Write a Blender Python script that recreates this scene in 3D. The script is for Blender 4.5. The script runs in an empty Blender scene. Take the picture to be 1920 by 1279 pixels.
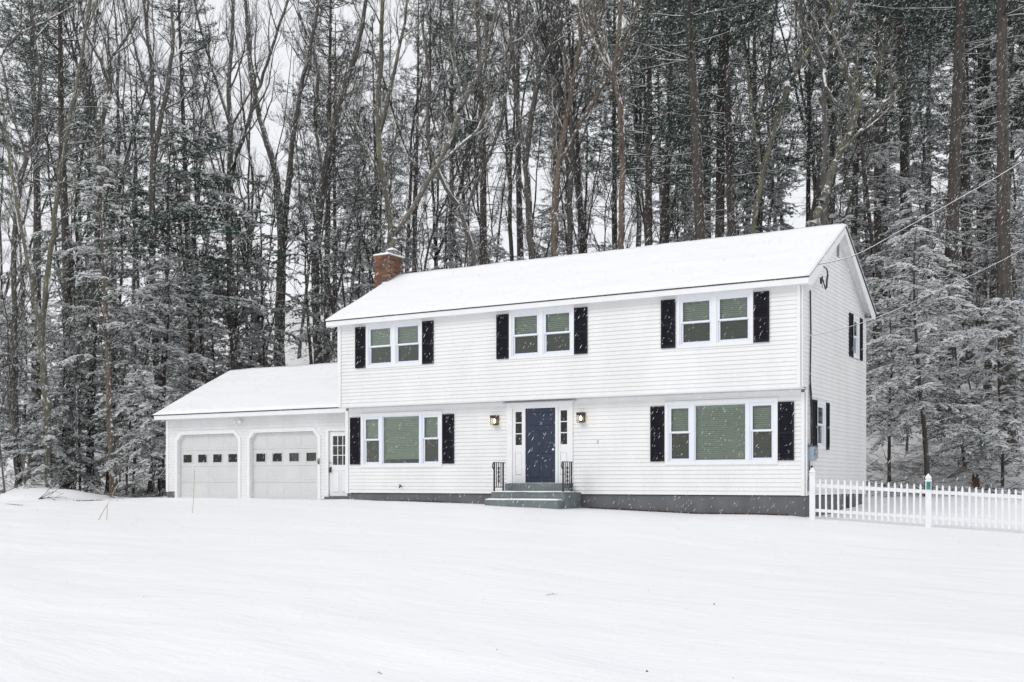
import bpy, math, random
import numpy as np
from mathutils import Vector, noise as mnoise
random.seed(7); RNG = np.random.default_rng(11)
scene = bpy.context.scene
COL = scene.collection

# ---------------------------------------------------------------- camera
TH = math.radians(30.515); FPX = 2105.0; HOR = 904.0
CAM = np.array([7.689, -27.041]); CZ = 0.323
cd = bpy.data.cameras.new('camera'); cam = bpy.data.objects.new('camera', cd); COL.objects.link(cam)
cam.location = (CAM[0], CAM[1], CZ); cam.rotation_euler = (math.radians(90), 0, TH)
cd.sensor_width = 36; cd.lens = FPX / 1920 * 36; cd.shift_y = (HOR - 639.5) / 1920
cd.clip_start = 0.1; cd.clip_end = 2000
scene.camera = cam
# ---------------------------------------------------------------- world, sun, exposure
SUN_EL, SUN_AZ = 38, 205          # a high weak sun behind the cloud, to the front left of the house
world = bpy.data.worlds.new('World'); scene.world = world; world.use_nodes = True
nt = world.node_tree; bg = nt.nodes['Background']
sky = nt.nodes.new('ShaderNodeTexSky'); sky.sky_type = 'NISHITA'; sky.sun_disc = False
sky.sun_elevation = math.radians(SUN_EL); sky.sun_rotation = math.radians(SUN_AZ)
mx = nt.nodes.new('ShaderNodeMixRGB'); mx.inputs[0].default_value = 0.93
mx.inputs[2].default_value = (8.75, 8.85, 9.15, 1)     # even cloud cover
nt.links.new(sky.outputs[0], mx.inputs[1]); nt.links.new(mx.outputs[0], bg.inputs[0])
bg.inputs[1].default_value = 0.1
sd = bpy.data.lights.new('sun', 'SUN'); sun = bpy.data.objects.new('sun', sd); COL.objects.link(sun)
sd.energy = 0.75; sd.angle = math.radians(26); sd.color = (1, 0.975, 0.94)
el, az = math.radians(SUN_EL), math.radians(SUN_AZ)
sdir = Vector((math.sin(az) * math.cos(el), math.cos(az) * math.cos(el), math.sin(el)))
sun.rotation_euler = (-sdir).to_track_quat('-Z', 'Y').to_euler(); sun.location = (0, -30, 60)
scene.view_settings.view_transform = 'Standard'; scene.view_settings.look = 'None'
scene.view_settings.exposure = 0.12; scene.view_settings.gamma = 1
scene.view_settings.use_curve_mapping = False
scene.render.engine = 'CYCLES'
scene.cycles.max_bounces = 7; scene.cycles.diffuse_bounces = 4; scene.cycles.transparent_max_bounces = 12
scene.cycles.volume_bounces = 0
scene.cycles.use_denoising = True

def at(px, d):
    """ground point seen in column px at distance d"""
    u = (px - 960) / FPX
    return (CAM[0] + d * (-math.sin(TH) + u * math.cos(TH)), CAM[1] + d * (math.cos(TH) + u * math.sin(TH)))
def zat(py, d): return CZ + (HOR - py) / FPX * d

# ---------------------------------------------------------------- materials
def mat(name):
    m = bpy.data.materials.new(name); m.use_nodes = True
    return m, m.node_tree, m.node_tree.nodes['Principled BSDF']
def N(t, k, **kw):
    n = t.nodes.new(k)
    for a, b in kw.items():
        setattr(n, a, b)
    return n
def noise_node(t, scale, detail=4, rough=0.6, vec=None, obj=False, stretch=None):
    n = N(t, 'ShaderNodeTexNoise'); n.inputs['Scale'].default_value = scale
    n.inputs['Detail'].default_value = detail; n.inputs['Roughness'].default_value = rough
    if obj:
        tc = N(t, 'ShaderNodeTexCoord'); v = tc.outputs['Object']
    else:
        v = N(t, 'ShaderNodeNewGeometry').outputs['Position']
    if stretch:
        mp = N(t, 'ShaderNodeMapping'); mp.inputs['Scale'].default_value = stretch
        t.links.new(v, mp.inputs[0]); v = mp.outputs[0]
    t.links.new(v, n.inputs['Vector'])
    return n
def ramp(t, src, stops):
    r = N(t, 'ShaderNodeValToRGB'); e = r.color_ramp.elements
    while len(e) < len(stops): e.new(0.5)
    for i, (p, c) in enumerate(stops):
        e[i].position = p; e[i].color = (*c, 1) if len(c) == 3 else c
    t.links.new(src, r.inputs[0]); return r
def bump(t, bs, src, strength, dist):
    b = N(t, 'ShaderNodeBump'); b.inputs['Strength'].default_value = strength; b.inputs['Distance'].default_value = dist
    t.links.new(src, b.inputs['Height']); t.links.new(b.outputs[0], bs.inputs['Normal']); return b
def simple(name, c1, c2=None, rough=0.6, scale=6, bmp=0, bd=0.01, metallic=0, stretch=None, spec=None, lo=.35, hi=.65):
    m, t, b = mat(name)
    b.inputs['Roughness'].default_value = rough; b.inputs['Metallic'].default_value = metallic
    if spec is not None: b.inputs['Specular IOR Level'].default_value = spec
    n = noise_node(t, scale, stretch=stretch)
    r = ramp(t, n.outputs[0], [(lo, c1), (hi, c2 or tuple(x * .9 for x in c1))])
    t.links.new(r.outputs[0], b.inputs['Base Color'])
    if bmp: bump(t, b, n.outputs[0], bmp, bd)
    return m
M = {}
M['siding'] = simple('white_vinyl', (.83, .83, .825), (.77, .77, .76), .45, 1.2, stretch=(1, 1, .3))
M['trim'] = simple('white_trim', (.85, .85, .855), (.81, .81, .82), .4, 3)
M['vinyl'] = simple('window_vinyl', (.80, .83, .90), (.77, .80, .88), .35, 3)
M['garage_door'] = simple('garage_door_paint', (.66, .665, .66), (.62, .62, .61), .5, 1.5, bmp=.05)
M['shingle'] = simple('asphalt_shingle', (.09, .09, .095), (.05, .05, .055), .9, 60, .4)
M['concrete'] = simple('painted_foundation', (.15, .155, .165), (.11, .115, .12), .85, 1.6, .15, .01, stretch=(1, 1, .5))
M['stoop'] = simple('grey_painted_stoop', (.17, .20, .205), (.13, .15, .155), .7, 3, .1)
M['navy'] = simple('navy_paint', (.013, .025, .058), (.010, .02, .046), .4, 2)
M['shutter'] = simple('black_shutter', (.014, .014, .02), (.022, .022, .03), .75, 5, spec=.15)
M['iron'] = simple('black_iron', (.012, .012, .014), (.02, .02, .02), .4, 20)
M['dark'] = simple('dark_rubber', (.01, .01, .01), (.02, .02, .02), .6, 20)
M['room'] = simple('interior_plaster', (.22, .21, .19), (.18, .17, .16), .9, 3)
M['blind'] = simple('blind_slat', (.655, .665, .64), (.6, .61, .58), .5, 3)
M['metal'] = simple('galvanised_metal', (.42, .45, .48), (.33, .36, .4), .45, 8, metallic=.5)
M['meterbox'] = simple('blue_grey_box', (.34, .42, .48), (.28, .35, .42), .45, 8)
M['beige'] = simple('beige_box', (.38, .35, .29), (.3, .28, .24), .6, 8)
M['pvc'] = simple('white_fence_vinyl', (.86, .865, .88), (.82, .82, .84), .35, 4)
M['teal'] = simple('teal_glass', (.02, .16, .16), (.05, .30, .28), .15, 8)
M['leaflitter'] = simple('leaf_litter', (.16, .06, .025), (.07, .035, .02), .9, 30)
M['straw'] = simple('dry_straw', (.50, .42, .24), (.36, .28, .15), .8, 30)
M['twig'] = simple('fallen_twig', (.06, .05, .04), (.1, .08, .06), .9, 30)
M['asphalt'] = simple('wet_driveway', (.055, .045, .035), (.09, .075, .055), .8, 9, .5, .02)
M['mortar'] = simple('mortar', (.28, .25, .22), (.2, .18, .16), .95, 20)
M['stumpwood'] = simple('weathered_stump', (.16, .09, .05), (.06, .045, .035), .95, 9, .6, .02, stretch=(1, 1, .2))

def brick_mat():
    m, t, b = mat('red_brick'); oi = N(t, 'ShaderNodeObjectInfo')
    n = noise_node(t, 14)
    r = ramp(t, oi.outputs['Random'], [(0, (.09, .05, .038)), (.3, (.22, .095, .055)), (.55, (.14, .075, .055)), (.8, (.36, .17, .085)), (1, (.08, .055, .045))])
    mxn = N(t, 'ShaderNodeMixRGB', blend_type='MULTIPLY'); mxn.inputs[0].default_value = .6
    r2 = ramp(t, n.outputs[0], [(.35, (.6, .6, .6)), (.65, (1, 1, 1))])
    t.links.new(r.outputs[0], mxn.inputs[1]); t.links.new(r2.outputs[0], mxn.inputs[2])
    t.links.new(mxn.outputs[0], b.inputs['Base Color']); b.inputs['Roughness'].default_value = .9
    bump(t, b, n.outputs[0], .4, .01); return m
M['brick'] = brick_mat()

def snow_mat(name='snow', litter=False):
    m, t, b = mat(name)
    b.inputs['Roughness'].default_value = .55; b.inputs['Specular IOR Level'].default_value = .25
    n1 = noise_node(t, .9, 6, .62, stretch=(.45, 1.5, 1)); n2 = noise_node(t, 22, 4, .7)
    ad = N(t, 'ShaderNodeMath', operation='MULTIPLY_ADD'); ad.inputs[1].default_value = .06
    t.links.new(n2.outputs[0], ad.inputs[0]); t.links.new(n1.outputs[0], ad.inputs[2])
    bump(t, b, ad.outputs[0], .7, .11)
    col = ramp(t, n1.outputs[0], [(.3, (.90, .905, .92)), (.7, (.93, .93, .935))])
    out = col.outputs[0]
    if litter:
        at_ = N(t, 'ShaderNodeAttribute', attribute_name='litter')
        a = noise_node(t, 2.3, 8, .78); c = noise_node(t, .35, 3, .5)
        s = N(t, 'ShaderNodeMath', operation='MULTIPLY_ADD'); s.inputs[1].default_value = .35
        t.links.new(c.outputs[0], s.inputs[0]); t.links.new(a.outputs[0], s.inputs[2])
        k = ramp(t, s.outputs[0], [(.70, (0, 0, 0)), (.76, (1, 1, 1))])
        mu = N(t, 'ShaderNodeMath', operation='MULTIPLY')
        t.links.new(k.outputs[0], mu.inputs[0]); t.links.new(at_.outputs['Fac'], mu.inputs[1])
        mxn = N(t, 'ShaderNodeMixRGB'); mxn.inputs[2].default_value = (.06, .045, .032, 1)
        t.links.new(mu.outputs[0], mxn.inputs[0]); t.links.new(out, mxn.inputs[1]); out = mxn.outputs[0]
    t.links.new(out, b.inputs['Base Color'])
    return m
M['ground'] = snow_mat('snow_ground', True); M['snow'] = snow_mat('roof_snow')
def plain_snow():
    m, t, b = mat('clinging_snow'); b.inputs['Base Color'].default_value = (.88, .89, .91, 1); b.inputs['Roughness'].default_value = .7
    b.inputs['Specular IOR Level'].default_value = .1; return m
M['clump'] = plain_snow()
def flake_mat():
    m = bpy.data.materials.new('snowflake'); m.use_nodes = True; t = m.node_tree
    for n in list(t.nodes): t.nodes.remove(n)
    o = N(t, 'ShaderNodeOutputMaterial'); a = N(t, 'ShaderNodeBsdfDiffuse'); b = N(t, 'ShaderNodeBsdfTranslucent'); mxs = N(t, 'ShaderNodeMixShader')
    a.inputs[0].default_value = (.97, .97, .98, 1); b.inputs[0].default_value = (.97, .97, .98, 1); mxs.inputs[0].default_value = .5
    t.links.new(a.outputs[0], mxs.inputs[1]); t.links.new(b.outputs[0], mxs.inputs[2]); t.links.new(mxs.outputs[0], o.inputs[0]); return m
M['flake'] = flake_mat()
M['clinging'] = flake_mat(); M['clinging'].name = 'snow_on_boughs'

def bark_mat(name, c1, c2, c3, thr=.40, sscale=7):
    """bark with snow lying on the faces that look up, and frozen on in flecks"""
    m, t, b = mat(name)
    n = noise_node(t, 9, 6, .75, obj=True, stretch=(1, 1, .16)); n2 = noise_node(t, 1.1, 3, .6, obj=True)
    r = ramp(t, n.outputs[0], [(.35, c1), (.65, c2)])
    r2 = ramp(t, n2.outputs[0], [(.5, (0, 0, 0)), (.72, (1, 1, 1))])
    mixc = N(t, 'ShaderNodeMixRGB'); mixc.inputs[2].default_value = (*c3, 1)
    t.links.new(r2.outputs[0], mixc.inputs[0]); t.links.new(r.outputs[0], mixc.inputs[1])
    g = N(t, 'ShaderNodeNewGeometry'); sp = N(t, 'ShaderNodeSeparateXYZ'); t.links.new(g.outputs['True Normal'], sp.inputs[0])
    sn = noise_node(t, sscale, 4, .75)
    ma = N(t, 'ShaderNodeMath', operation='MULTIPLY_ADD'); ma.inputs[1].default_value = 1.5
    t.links.new(sn.outputs[0], ma.inputs[0])
    wx_ = N(t, 'ShaderNodeMath', operation='MULTIPLY_ADD'); wx_.inputs[1].default_value = .28      # blown on from the right
    t.links.new(sp.outputs['X'], wx_.inputs[0]); t.links.new(sp.outputs['Z'], wx_.inputs[2]); t.links.new(wx_.outputs[0], ma.inputs[2])
    k = ramp(t, ma.outputs[0], [(0, (0, 0, 0)), (1, (1, 1, 1))])
    sub = N(t, 'ShaderNodeMath', operation='SUBTRACT'); sub.inputs[1].default_value = thr + .75
    t.links.new(ma.outputs[0], sub.inputs[0])
    mul = N(t, 'ShaderNodeMath', operation='MULTIPLY', use_clamp=True); mul.inputs[1].default_value = 9
    t.links.new(sub.outputs[0], mul.inputs[0]); t.nodes.remove(k)
    mixs = N(t, 'ShaderNodeMixRGB'); mixs.inputs[2].default_value = (.86, .87, .89, 1)
    t.links.new(mul.outputs[0], mixs.inputs[0]); t.links.new(mixc.outputs[0], mixs.inputs[1])
    t.links.new(mixs.outputs[0], b.inputs['Base Color'])
    b.inputs['Roughness'].default_value = .9; b.inputs['Specular IOR Level'].default_value = .15
    bump(t, b, n.outputs[0], .7, .03); return m
M['bark'] = bark_mat('grey_bark', (.065, .06, .055), (.15, .14, .125), (.10, .10, .085))
M['twigs'] = bark_mat('grey_twig_bark', (.05, .046, .042), (.10, .093, .085), (.08, .08, .07), .56)
M['twigs_pine'] = bark_mat('pine_twig_bark', (.045, .04, .036), (.09, .08, .07), (.06, .055, .045), .42)
M['bark_pine'] = bark_mat('pine_bark', (.05, .044, .04), (.125, .11, .098), (.08, .068, .058))
M['bark_brown'] = bark_mat('brown_bark', (.095, .078, .06), (.185, .15, .12), (.13, .10, .07))
M['bark_lichen'] = bark_mat('lichen_bark', (.085, .08, .065), (.17, .16, .13), (.20, .20, .12))
M['bark_pale'] = bark_mat('pale_bark', (.12, .11, .095), (.2, .185, .16), (.16, .16, .12))

def leaf_mat(name, c1, c2):
    m, t, b = mat(name); n = noise_node(t, 1.3, 3, .6)
    r = ramp(t, n.outputs[0], [(.35, c1), (.65, c2)]); t.links.new(r.outputs[0], b.inputs['Base Color'])
    b.inputs['Roughness'].default_value = .6; b.inputs['Specular IOR Level'].default_value = .3; return m
M['needle'] = leaf_mat('pine_needles', (.034, .060, .044), (.060, .098, .070))
M['hemlock'] = leaf_mat('hemlock_needles', (.046, .070, .048), (.082, .115, .08))
M['green'] = leaf_mat('broad_evergreen_leaves', (.034, .080, .048), (.064, .125, .076))

def glass_mat(name, tr, gl=.06):
    m = bpy.data.materials.new(name); m.use_nodes = True; t = m.node_tree
    for n in list(t.nodes): t.nodes.remove(n)
    o = N(t, 'ShaderNodeOutputMaterial'); a = N(t, 'ShaderNodeBsdfTransparent'); a.inputs[0].default_value = (*tr, 1)
    g = N(t, 'ShaderNodeBsdfGlossy'); g.inputs['Roughness'].default_value = .03; g.inputs[0].default_value = (.95, 1, .97, 1)
    f = N(t, 'ShaderNodeFresnel'); f.inputs[0].default_value = 1.5; mxs = N(t, 'ShaderNodeMixShader')
    t.links.new(f.outputs[0], mxs.inputs[0]); t.links.new(a.outputs[0], mxs.inputs[1]); t.links.new(g.outputs[0], mxs.inputs[2])
    t.links.new(mxs.outputs[0], o.inputs[0]); return m
M['glass'] = glass_mat('window_glass', (.84, .88, .84))
M['glass_screen'] = glass_mat('screened_glass', (.64, .65, .62))
M['glass_clear'] = glass_mat('clear_glass', (.42, .43, .42))
M['glass_lamp'] = glass_mat('lantern_glass', (.9, .9, .88))
def emit():
    m, t, b = mat('warm_bulb'); b.inputs['Emission Color'].default_value = (1, .72, .36, 1); b.inputs['Emission Strength'].default_value = 9
    return m
M['bulb'] = emit()

# ---------------------------------------------------------------- mesh helper
def link(o, parent=None):
    COL.objects.link(o)
    if parent is not None: o.parent = parent
    return o
def tag(o, label=None, cat=None, group=None, kind=None):
    if label: o['label'] = label
    if cat: o['category'] = cat
    if group: o['group'] = group
    if kind: o['kind'] = kind
    return o
def thing(name, label, cat, loc=(0, 0, 0), group=None):
    o = bpy.data.objects.new(name, None); o.empty_display_size = .3; link(o); o.location = loc
    return tag(o, label, cat, group)
FR = {}   # planes: (u, v, w) -> world ; w is outward
FR['xyz'] = lambda u, v, w: (u, v, w)
def front(y0): return lambda u, v, w: (u, y0 - w, v)
def side(x0): return lambda u, v, w: (x0 + w, u, v)
class B:
    def __init__(s, f=None): s.v = []; s.f = []; s.fn = f or FR['xyz']; s.sm = []
    def hexa(s, p):   # 8 points, bottom ring then top ring
        i = len(s.v); s.v += [s.fn(*q) for q in p]
        s.f += [(i, i+3, i+2, i+1), (i+4, i+5, i+6, i+7), (i, i+1, i+5, i+4), (i+1, i+2, i+6, i+5), (i+2, i+3, i+7, i+6), (i+3, i, i+4, i+7)]
        return s
    def box(s, a0, a1, b0, b1, c0, c1):
        return s.hexa([(a0, b0, c0), (a1, b0, c0), (a1, b1, c0), (a0, b1, c0), (a0, b0, c1), (a1, b0, c1), (a1, b1, c1), (a0, b1, c1)])
    def cbox(s, a0, a1, b0, b1, c0, c1, e):   # box whose +w face has chamfered edges
        s.hexa([(a0, b0, c0), (a1, b0, c0), (a1, b1, c0), (a0, b1, c0), (a0, b0, c1-e), (a1, b0, c1-e), (a1, b1, c1-e), (a0, b1, c1-e)])
        s.f.pop(-5)
        i = len(s.v) - 8
        j = len(s.v); s.v += [s.fn(*q) for q in ((a0+e, b0+e, c1), (a1-e, b0+e, c1), (a1-e, b1-e, c1), (a0+e, b1-e, c1))]
        for k in range(4): s.f.append((i+4+k, i+4+(k+1) % 4, j+(k+1) % 4, j+k))
        s.f.append((j, j+1, j+2, j+3)); return s
    def prism(s, poly, w0, w1):   # poly in (u, v), extruded along w
        i = len(s.v); n = len(poly)
        s.v += [s.fn(a, b, w0) for a, b in poly] + [s.fn(a, b, w1) for a, b in poly]
        s.f.append(tuple(range(i, i+n))[::-1]); s.f.append(tuple(range(i+n, i+2*n)))
        for k in range(n): s.f.append((i+k, i+(k+1) % n, i+n+(k+1) % n, i+n+k))
        return s
    def tube(s, pts, r, n=8, cap=True):
        pts = [Vector(s.fn(*p)) for p in pts]; i0 = len(s.v); m = len(pts)
        rr = r if hasattr(r, '__len__') else [r] * m
        for k, p in enumerate(pts):
            d = (pts[min(k+1, m-1)] - pts[max(k-1, 0)]).normalized()
            a = d.cross(Vector((0, 0, 1)) if abs(d.z) < .9 else Vector((1, 0, 0))).normalized(); b = d.cross(a)
            for j in range(n):
                t = 2 * math.pi * j / n; s.v.append(tuple(p + (a * math.cos(t) + b * math.sin(t)) * rr[k]))
        for k in range(m-1):
            for j in range(n):
                s.f.append((i0+k*n+j, i0+k*n+(j+1) % n, i0+(k+1)*n+(j+1) % n, i0+(k+1)*n+j))
        if cap: s.f.append(tuple(range(i0, i0+n))); s.f.append(tuple(range(i0+(m-1)*n, i0+m*n))[::-1])
        return s
    def mesh(s, name, m):
        me = bpy.data.meshes.new(name); me.from_pydata(s.v, [], s.f); me.materials.append(m)
        import bmesh
        bm = bmesh.new(); bm.from_mesh(me); bmesh.ops.recalc_face_normals(bm, faces=bm.faces); bm.to_mesh(me); bm.free()
        return me
    def obj(s, name, m, parent=None, **kw):
        o = bpy.data.objects.new(name, s.mesh(name, m)); link(o, parent)
        return tag(o, **kw)
def np_mesh(name, V, F, mats, mi=None, smooth=False):
    """V (n,3), F (m,k) same k"""
    me = bpy.data.meshes.new(name); V = np.asarray(V, np.float32); F = np.asarray(F, np.int32)
    me.vertices.add(len(V)); me.vertices.foreach_set('co', V.ravel())
    k = F.shape[1]; me.loops.add(F.size); me.loops.foreach_set('vertex_index', F.ravel())
    me.polygons.add(len(F)); me.polygons.foreach_set('loop_start', np.arange(0, F.size, k, dtype=np.int32))
    me.polygons.foreach_set('loop_total', np.full(len(F), k, np.int32))
    if smooth: me.polygons.foreach_set('use_smooth', np.ones(len(F), bool))
    for m in mats: me.materials.append(m)
    if mi is not None: me.polygons.foreach_set('material_index', np.asarray(mi, np.int32))
    me.update(); return me

# ---------------------------------------------------------------- terrain
def sstep(a, b, x): t = np.clip((x - a) / (b - a), 0, 1); return t * t * (3 - 2 * t)
def vnoise(x, y, s, seed=0):
    x = x * s + seed * 17.3; y = y * s + seed * 9.1
    xi = np.floor(x); yi = np.floor(y); fx = x - xi; fy = y - yi
    h = lambda a, b: np.modf(np.abs(np.sin(a * 127.1 + b * 311.7 + seed) * 43758.5453))[0]
    fx = fx * fx * (3 - 2 * fx); fy = fy * fy * (3 - 2 * fy)
    return (h(xi, yi) * (1-fx) + h(xi+1, yi) * fx) * (1-fy) + (h(xi, yi+1) * (1-fx) + h(xi+1, yi+1) * fx) * fy - .5
XB = [-80, -34, -30, -26, -22.4, -19, -15.6, -14.1, -13, -11, -9, -6, -4.3, -2.8, -1.2, -.36, 0, 2.8, 5.5, 10, 60]
ZB = [-1.4, -.80, -.60, -.36, -.235, -.225, -.215, -.195, -.235, -.25, -.30, -.375, -.425, -.475, -.475, -.50, -.545, -.72, -.88, -1.0, -1.3]
def height(X, Y):
    X = np.asarray(X, float); Y = np.asarray(Y, float)
    z = np.interp(X, XB, ZB)
    z = z - .022 * np.clip(-Y, 0, 60) * (1 - .3 * sstep(0, 10, X))
    z = z - .25 * sstep(-12, -26, Y) * sstep(-20, 6, X)
    # back yard level, a little above the front on the left
    z = z + sstep(1, 9, Y) * (.30 + .35 * sstep(-2, 4, X))
    # wooded hill behind
    yb = 8.5 + 3.5 * sstep(-2, 8, X) - 5.0 * sstep(-22, -30, X) + 1.0 * vnoise(X, Y, .09, 3)
    r = np.clip(Y - yb, 0, None)
    st = .40 - .16 * sstep(-6, 12, X) + .02 * sstep(-15, -30, X)
    z = z + st * (r - 3 * (1 - np.exp(-r / 3))) * 1.0 - (st - .08) * np.clip(r - 42, 0, None)
    z = z + vnoise(X, Y, .12, 1) * 1.6 * sstep(0, 14, r) + vnoise(X, Y, .5, 2) * .35 * sstep(0, 6, r)
    # lawn swells
    f = 1 - sstep(0, 4, r)
    keep = 1 - .6 * np.exp(-np.clip(np.abs(Y + .2) / 1.0, 0, 9) ** 2)
    z = z + f * keep * (.08 * vnoise(X, Y, .22, 5) * 2 + .06 * vnoise(X * .6, Y, .9, 6) + .03 * vnoise(X * .5, Y * 1.3, 2.4, 7))
    # ridges left by the plough on the driveway
    dr = sstep(-14, -19, X) * sstep(-9, -6, Y) * sstep(.2, -.8, Y)
    z = z + dr * (.045 * np.sin(Y * 3.4 + X * .12 + 2 * vnoise(X, Y, .25, 8)) + .03 * vnoise(X, Y, 1.8, 9))
    # bank at the far side of the driveway
    bx = sstep(-25.6, -28.2, X)
    z = z + bx * .60 * np.exp(-((Y - .9 - .12 * (X + 28)) / 1.4) ** 2) * (1 + .9 * vnoise(X, Y, .6, 10))
    # drift along the garage side
    z = z + .14 * np.exp(-((X + 24.6) / 1.8) ** 2) * sstep(1.0, 4.0, Y) * (1 - sstep(8, 14, Y))
    return z
def H(x, y): return float(height(np.array([x]), np.array([y]))[0])
gx = np.concatenate([[-600, -400, -250, -170], np.arange(-130, -40, 2.2), np.arange(-40, -28, .45), np.arange(-28, 14, .2), np.arange(14, 40, 1.2), np.arange(40, 120, 5), [140, 200, 300, 600]])
gy = np.concatenate([[-400, -200, -100, -60, -45, -36], np.arange(-32, -24, .8), np.arange(-24, 10, .2), np.arange(10, 40, .9), np.arange(40, 110, 3), [130, 170, 230, 350, 600]])
GX, GY = np.meshgrid(gx, gy); GZ = height(GX, GY)
nx, ny = len(gx), len(gy)
idx = np.arange(nx * ny).reshape(ny, nx)
F = np.stack([idx[:-1, :-1].ravel(), idx[:-1, 1:].ravel(), idx[1:, 1:].ravel(), idx[1:, :-1].ravel()], 1)
gm = np_mesh('snow_ground', np.stack([GX.ravel(), GY.ravel(), GZ.ravel()], 1), F, [M['ground']], smooth=True)
lit = sstep(8.5, 12, GY) * (.55 + .45 * sstep(-2, 4, GX)) + sstep(-24, -25.5, GX) * sstep(3.0, 5.5, GY)
lit = np.maximum(lit, sstep(.5, 3, GX) * sstep(6.5, 8.5, GY))
a = gm.attributes.new('litter', 'FLOAT', 'POINT'); a.data.foreach_set('value', np.clip(lit, 0, 1).ravel().astype(np.float32))
ground = tag(link(bpy.data.objects.new('snowy_ground', gm)), 'snow covered lawn, driveway and wooded hillside', kind='structure')

# ---------------------------------------------------------------- house
def minus(r, holes):
    """split a board (u0,u1,v0,v1) round rectangular holes"""
    out = [r]
    for (a, b, c, d) in holes:
        nxt = []
        for (u0, u1, v0, v1) in out:
            if b <= u0 or a >= u1 or d <= v0 or c >= v1: nxt.append((u0, u1, v0, v1)); continue
            if a > u0: nxt.append((u0, a, v0, v1))
            if b < u1: nxt.append((b, u1, v0, v1))
            if c > v0: nxt.append((max(a, u0), min(b, u1), v0, c))
            if d < v1: nxt.append((max(a, u0), min(b, u1), d, v1))
        out = nxt
    return out
PITCH = .105
def siding(fn, u0, u1, v0, v1, holes, parent, w=.012, pitch=PITCH, clip=None, mat_='siding'):
    n = int(math.ceil((v1 - v0) / pitch - .05)); boards = []
    for k in range(n):
        a = v0 + k * pitch; b_ = min(v1, a + pitch)
        j = lambda v: w + .021 * (1 - (v - a) / pitch)   # thick at its lower edge, thin at the top
        lo, hi = (u0, u1), (u0, u1)
        if clip: lo, hi = clip(a), clip(b_)
        if hi[1] - hi[0] < .02: hi = ((hi[0]+hi[1])/2 - .01, (hi[0]+hi[1])/2 + .01)
        if lo[1] - lo[0] < .1: continue
        # butt joints between lengths of vinyl
        js = [lo[0]]; p = lo[0] + random.uniform(1.2, 3.8)
        while p < lo[1] - .6: js.append(p); p += 3.7
        js.append(lo[1])
        for q0, q1 in zip(js[:-1], js[1:]):
            dj = random.uniform(-.0018, .0018)
            for (p, q, r, s_) in minus((q0, q1, a, b_), holes):
                if q - p < .02 or s_ - r < .012: continue
                pt, qt = p, q
                if clip: pt, qt = max(p, hi[0]), min(q, hi[1])
                if qt <= pt: continue
                wr, ws = j(r) + dj, j(s_) + dj; bb = B(fn)
                bb.hexa([(p, r, 0), (q, r, 0), (q, r, wr), (p, r, wr), (pt, s_ - .0005, 0), (qt, s_ - .0005, 0), (qt, s_ - .0005, ws), (pt, s_ - .0005, ws)])
                boards.append(bb.obj('siding_board', M[mat_], parent))
    return boards
def core(fn, u0, u1, v0, v1, holes, name, parent, w0=-.10, w1=0, m='room'):
    bb = B(fn)
    for (p, q, r, s_) in minus((u0, u1, v0, v1), holes): bb.box(p, q, r, s_, w0, w1)
    return bb.obj(name, M[m], parent)

house = thing('house', 'two storey white clapboard house with dark shutters, navy door and snow covered roof', 'house', (-7, 0, 0))
def HP(bb, name, m, parent=None, **kw):
    """part of the house whose geometry is written in world coordinates"""
    o = bb.obj(name, m, parent or house, **kw)
    if parent is None: o.location = (7, 0, 0)
    return o
XL, XR, YB = -14.13, 0.0, 6.05
FL = front(0.0); FU = front(-.35); SR = side(0.0)

WINS_LOW = [(-13.54, -10.58), (-3.64, -.67)]
WINS_UP = [(-13.08, -11.04), (-8.11, -6.10), (-3.17, -1.17)]
cas = .07
holes_low = [(a + cas, b - cas, .76 + cas, 2.38 - cas) for a, b in WINS_LOW] + [(-8.38, -6.32, .06, 2.5)]
holes_up = [(a + cas, b - cas, 3.705 + cas, 5.02 - cas) for a, b in WINS_UP]
SW = [(.88, 1.69, 1.15, 2.36), (4.53, 5.25, 3.78, 4.96)]
holes_side = [(a + cas, b - cas, c + cas, d - cas) for a, b, c, d in SW]
wf = core(FL, XL, XR, 0, 2.60, [(a, b, c, d) for a, b, c, d in holes_low], 'wall', house); wf.location = (7, 0, 0)
tag(wf, 'ground floor front wall of white clapboards')
siding(FL, XL + .10, XR - .10, 0, 2.50, holes_low, wf)
wu = core(FU, XL, XR, 2.60, 5.12, holes_up, 'wall', house); wu.location = (7, 0, 0)
tag(wu, 'upper front wall of white clapboards standing out over the lower one')
siding(FU, XL + .10, XR - .10, 2.60, 5.10, holes_up, wu)
ws = core(SR, .1, YB, 0, 5.12, holes_side, 'wall', house); ws.location = (7, 0, 0)
tag(ws, 'gable end wall of white clapboards')
RY, EZ, RZ = 2.85, 5.17, 7.03; EY0, EY1 = -.60, 6.30
sl = (RZ - EZ) / (RY - EY0)
def gclip(v):
    if v <= 5.05: return (-.33 if v > 2.55 else .02, YB - .08)
    k = (v - EZ + .06) / sl
    return (max(-.33, EY0 + k), min(YB - .08, EY1 - k))
siding(SR, .02, YB - .08, 0, 6.92, holes_side, ws, clip=gclip)
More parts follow.
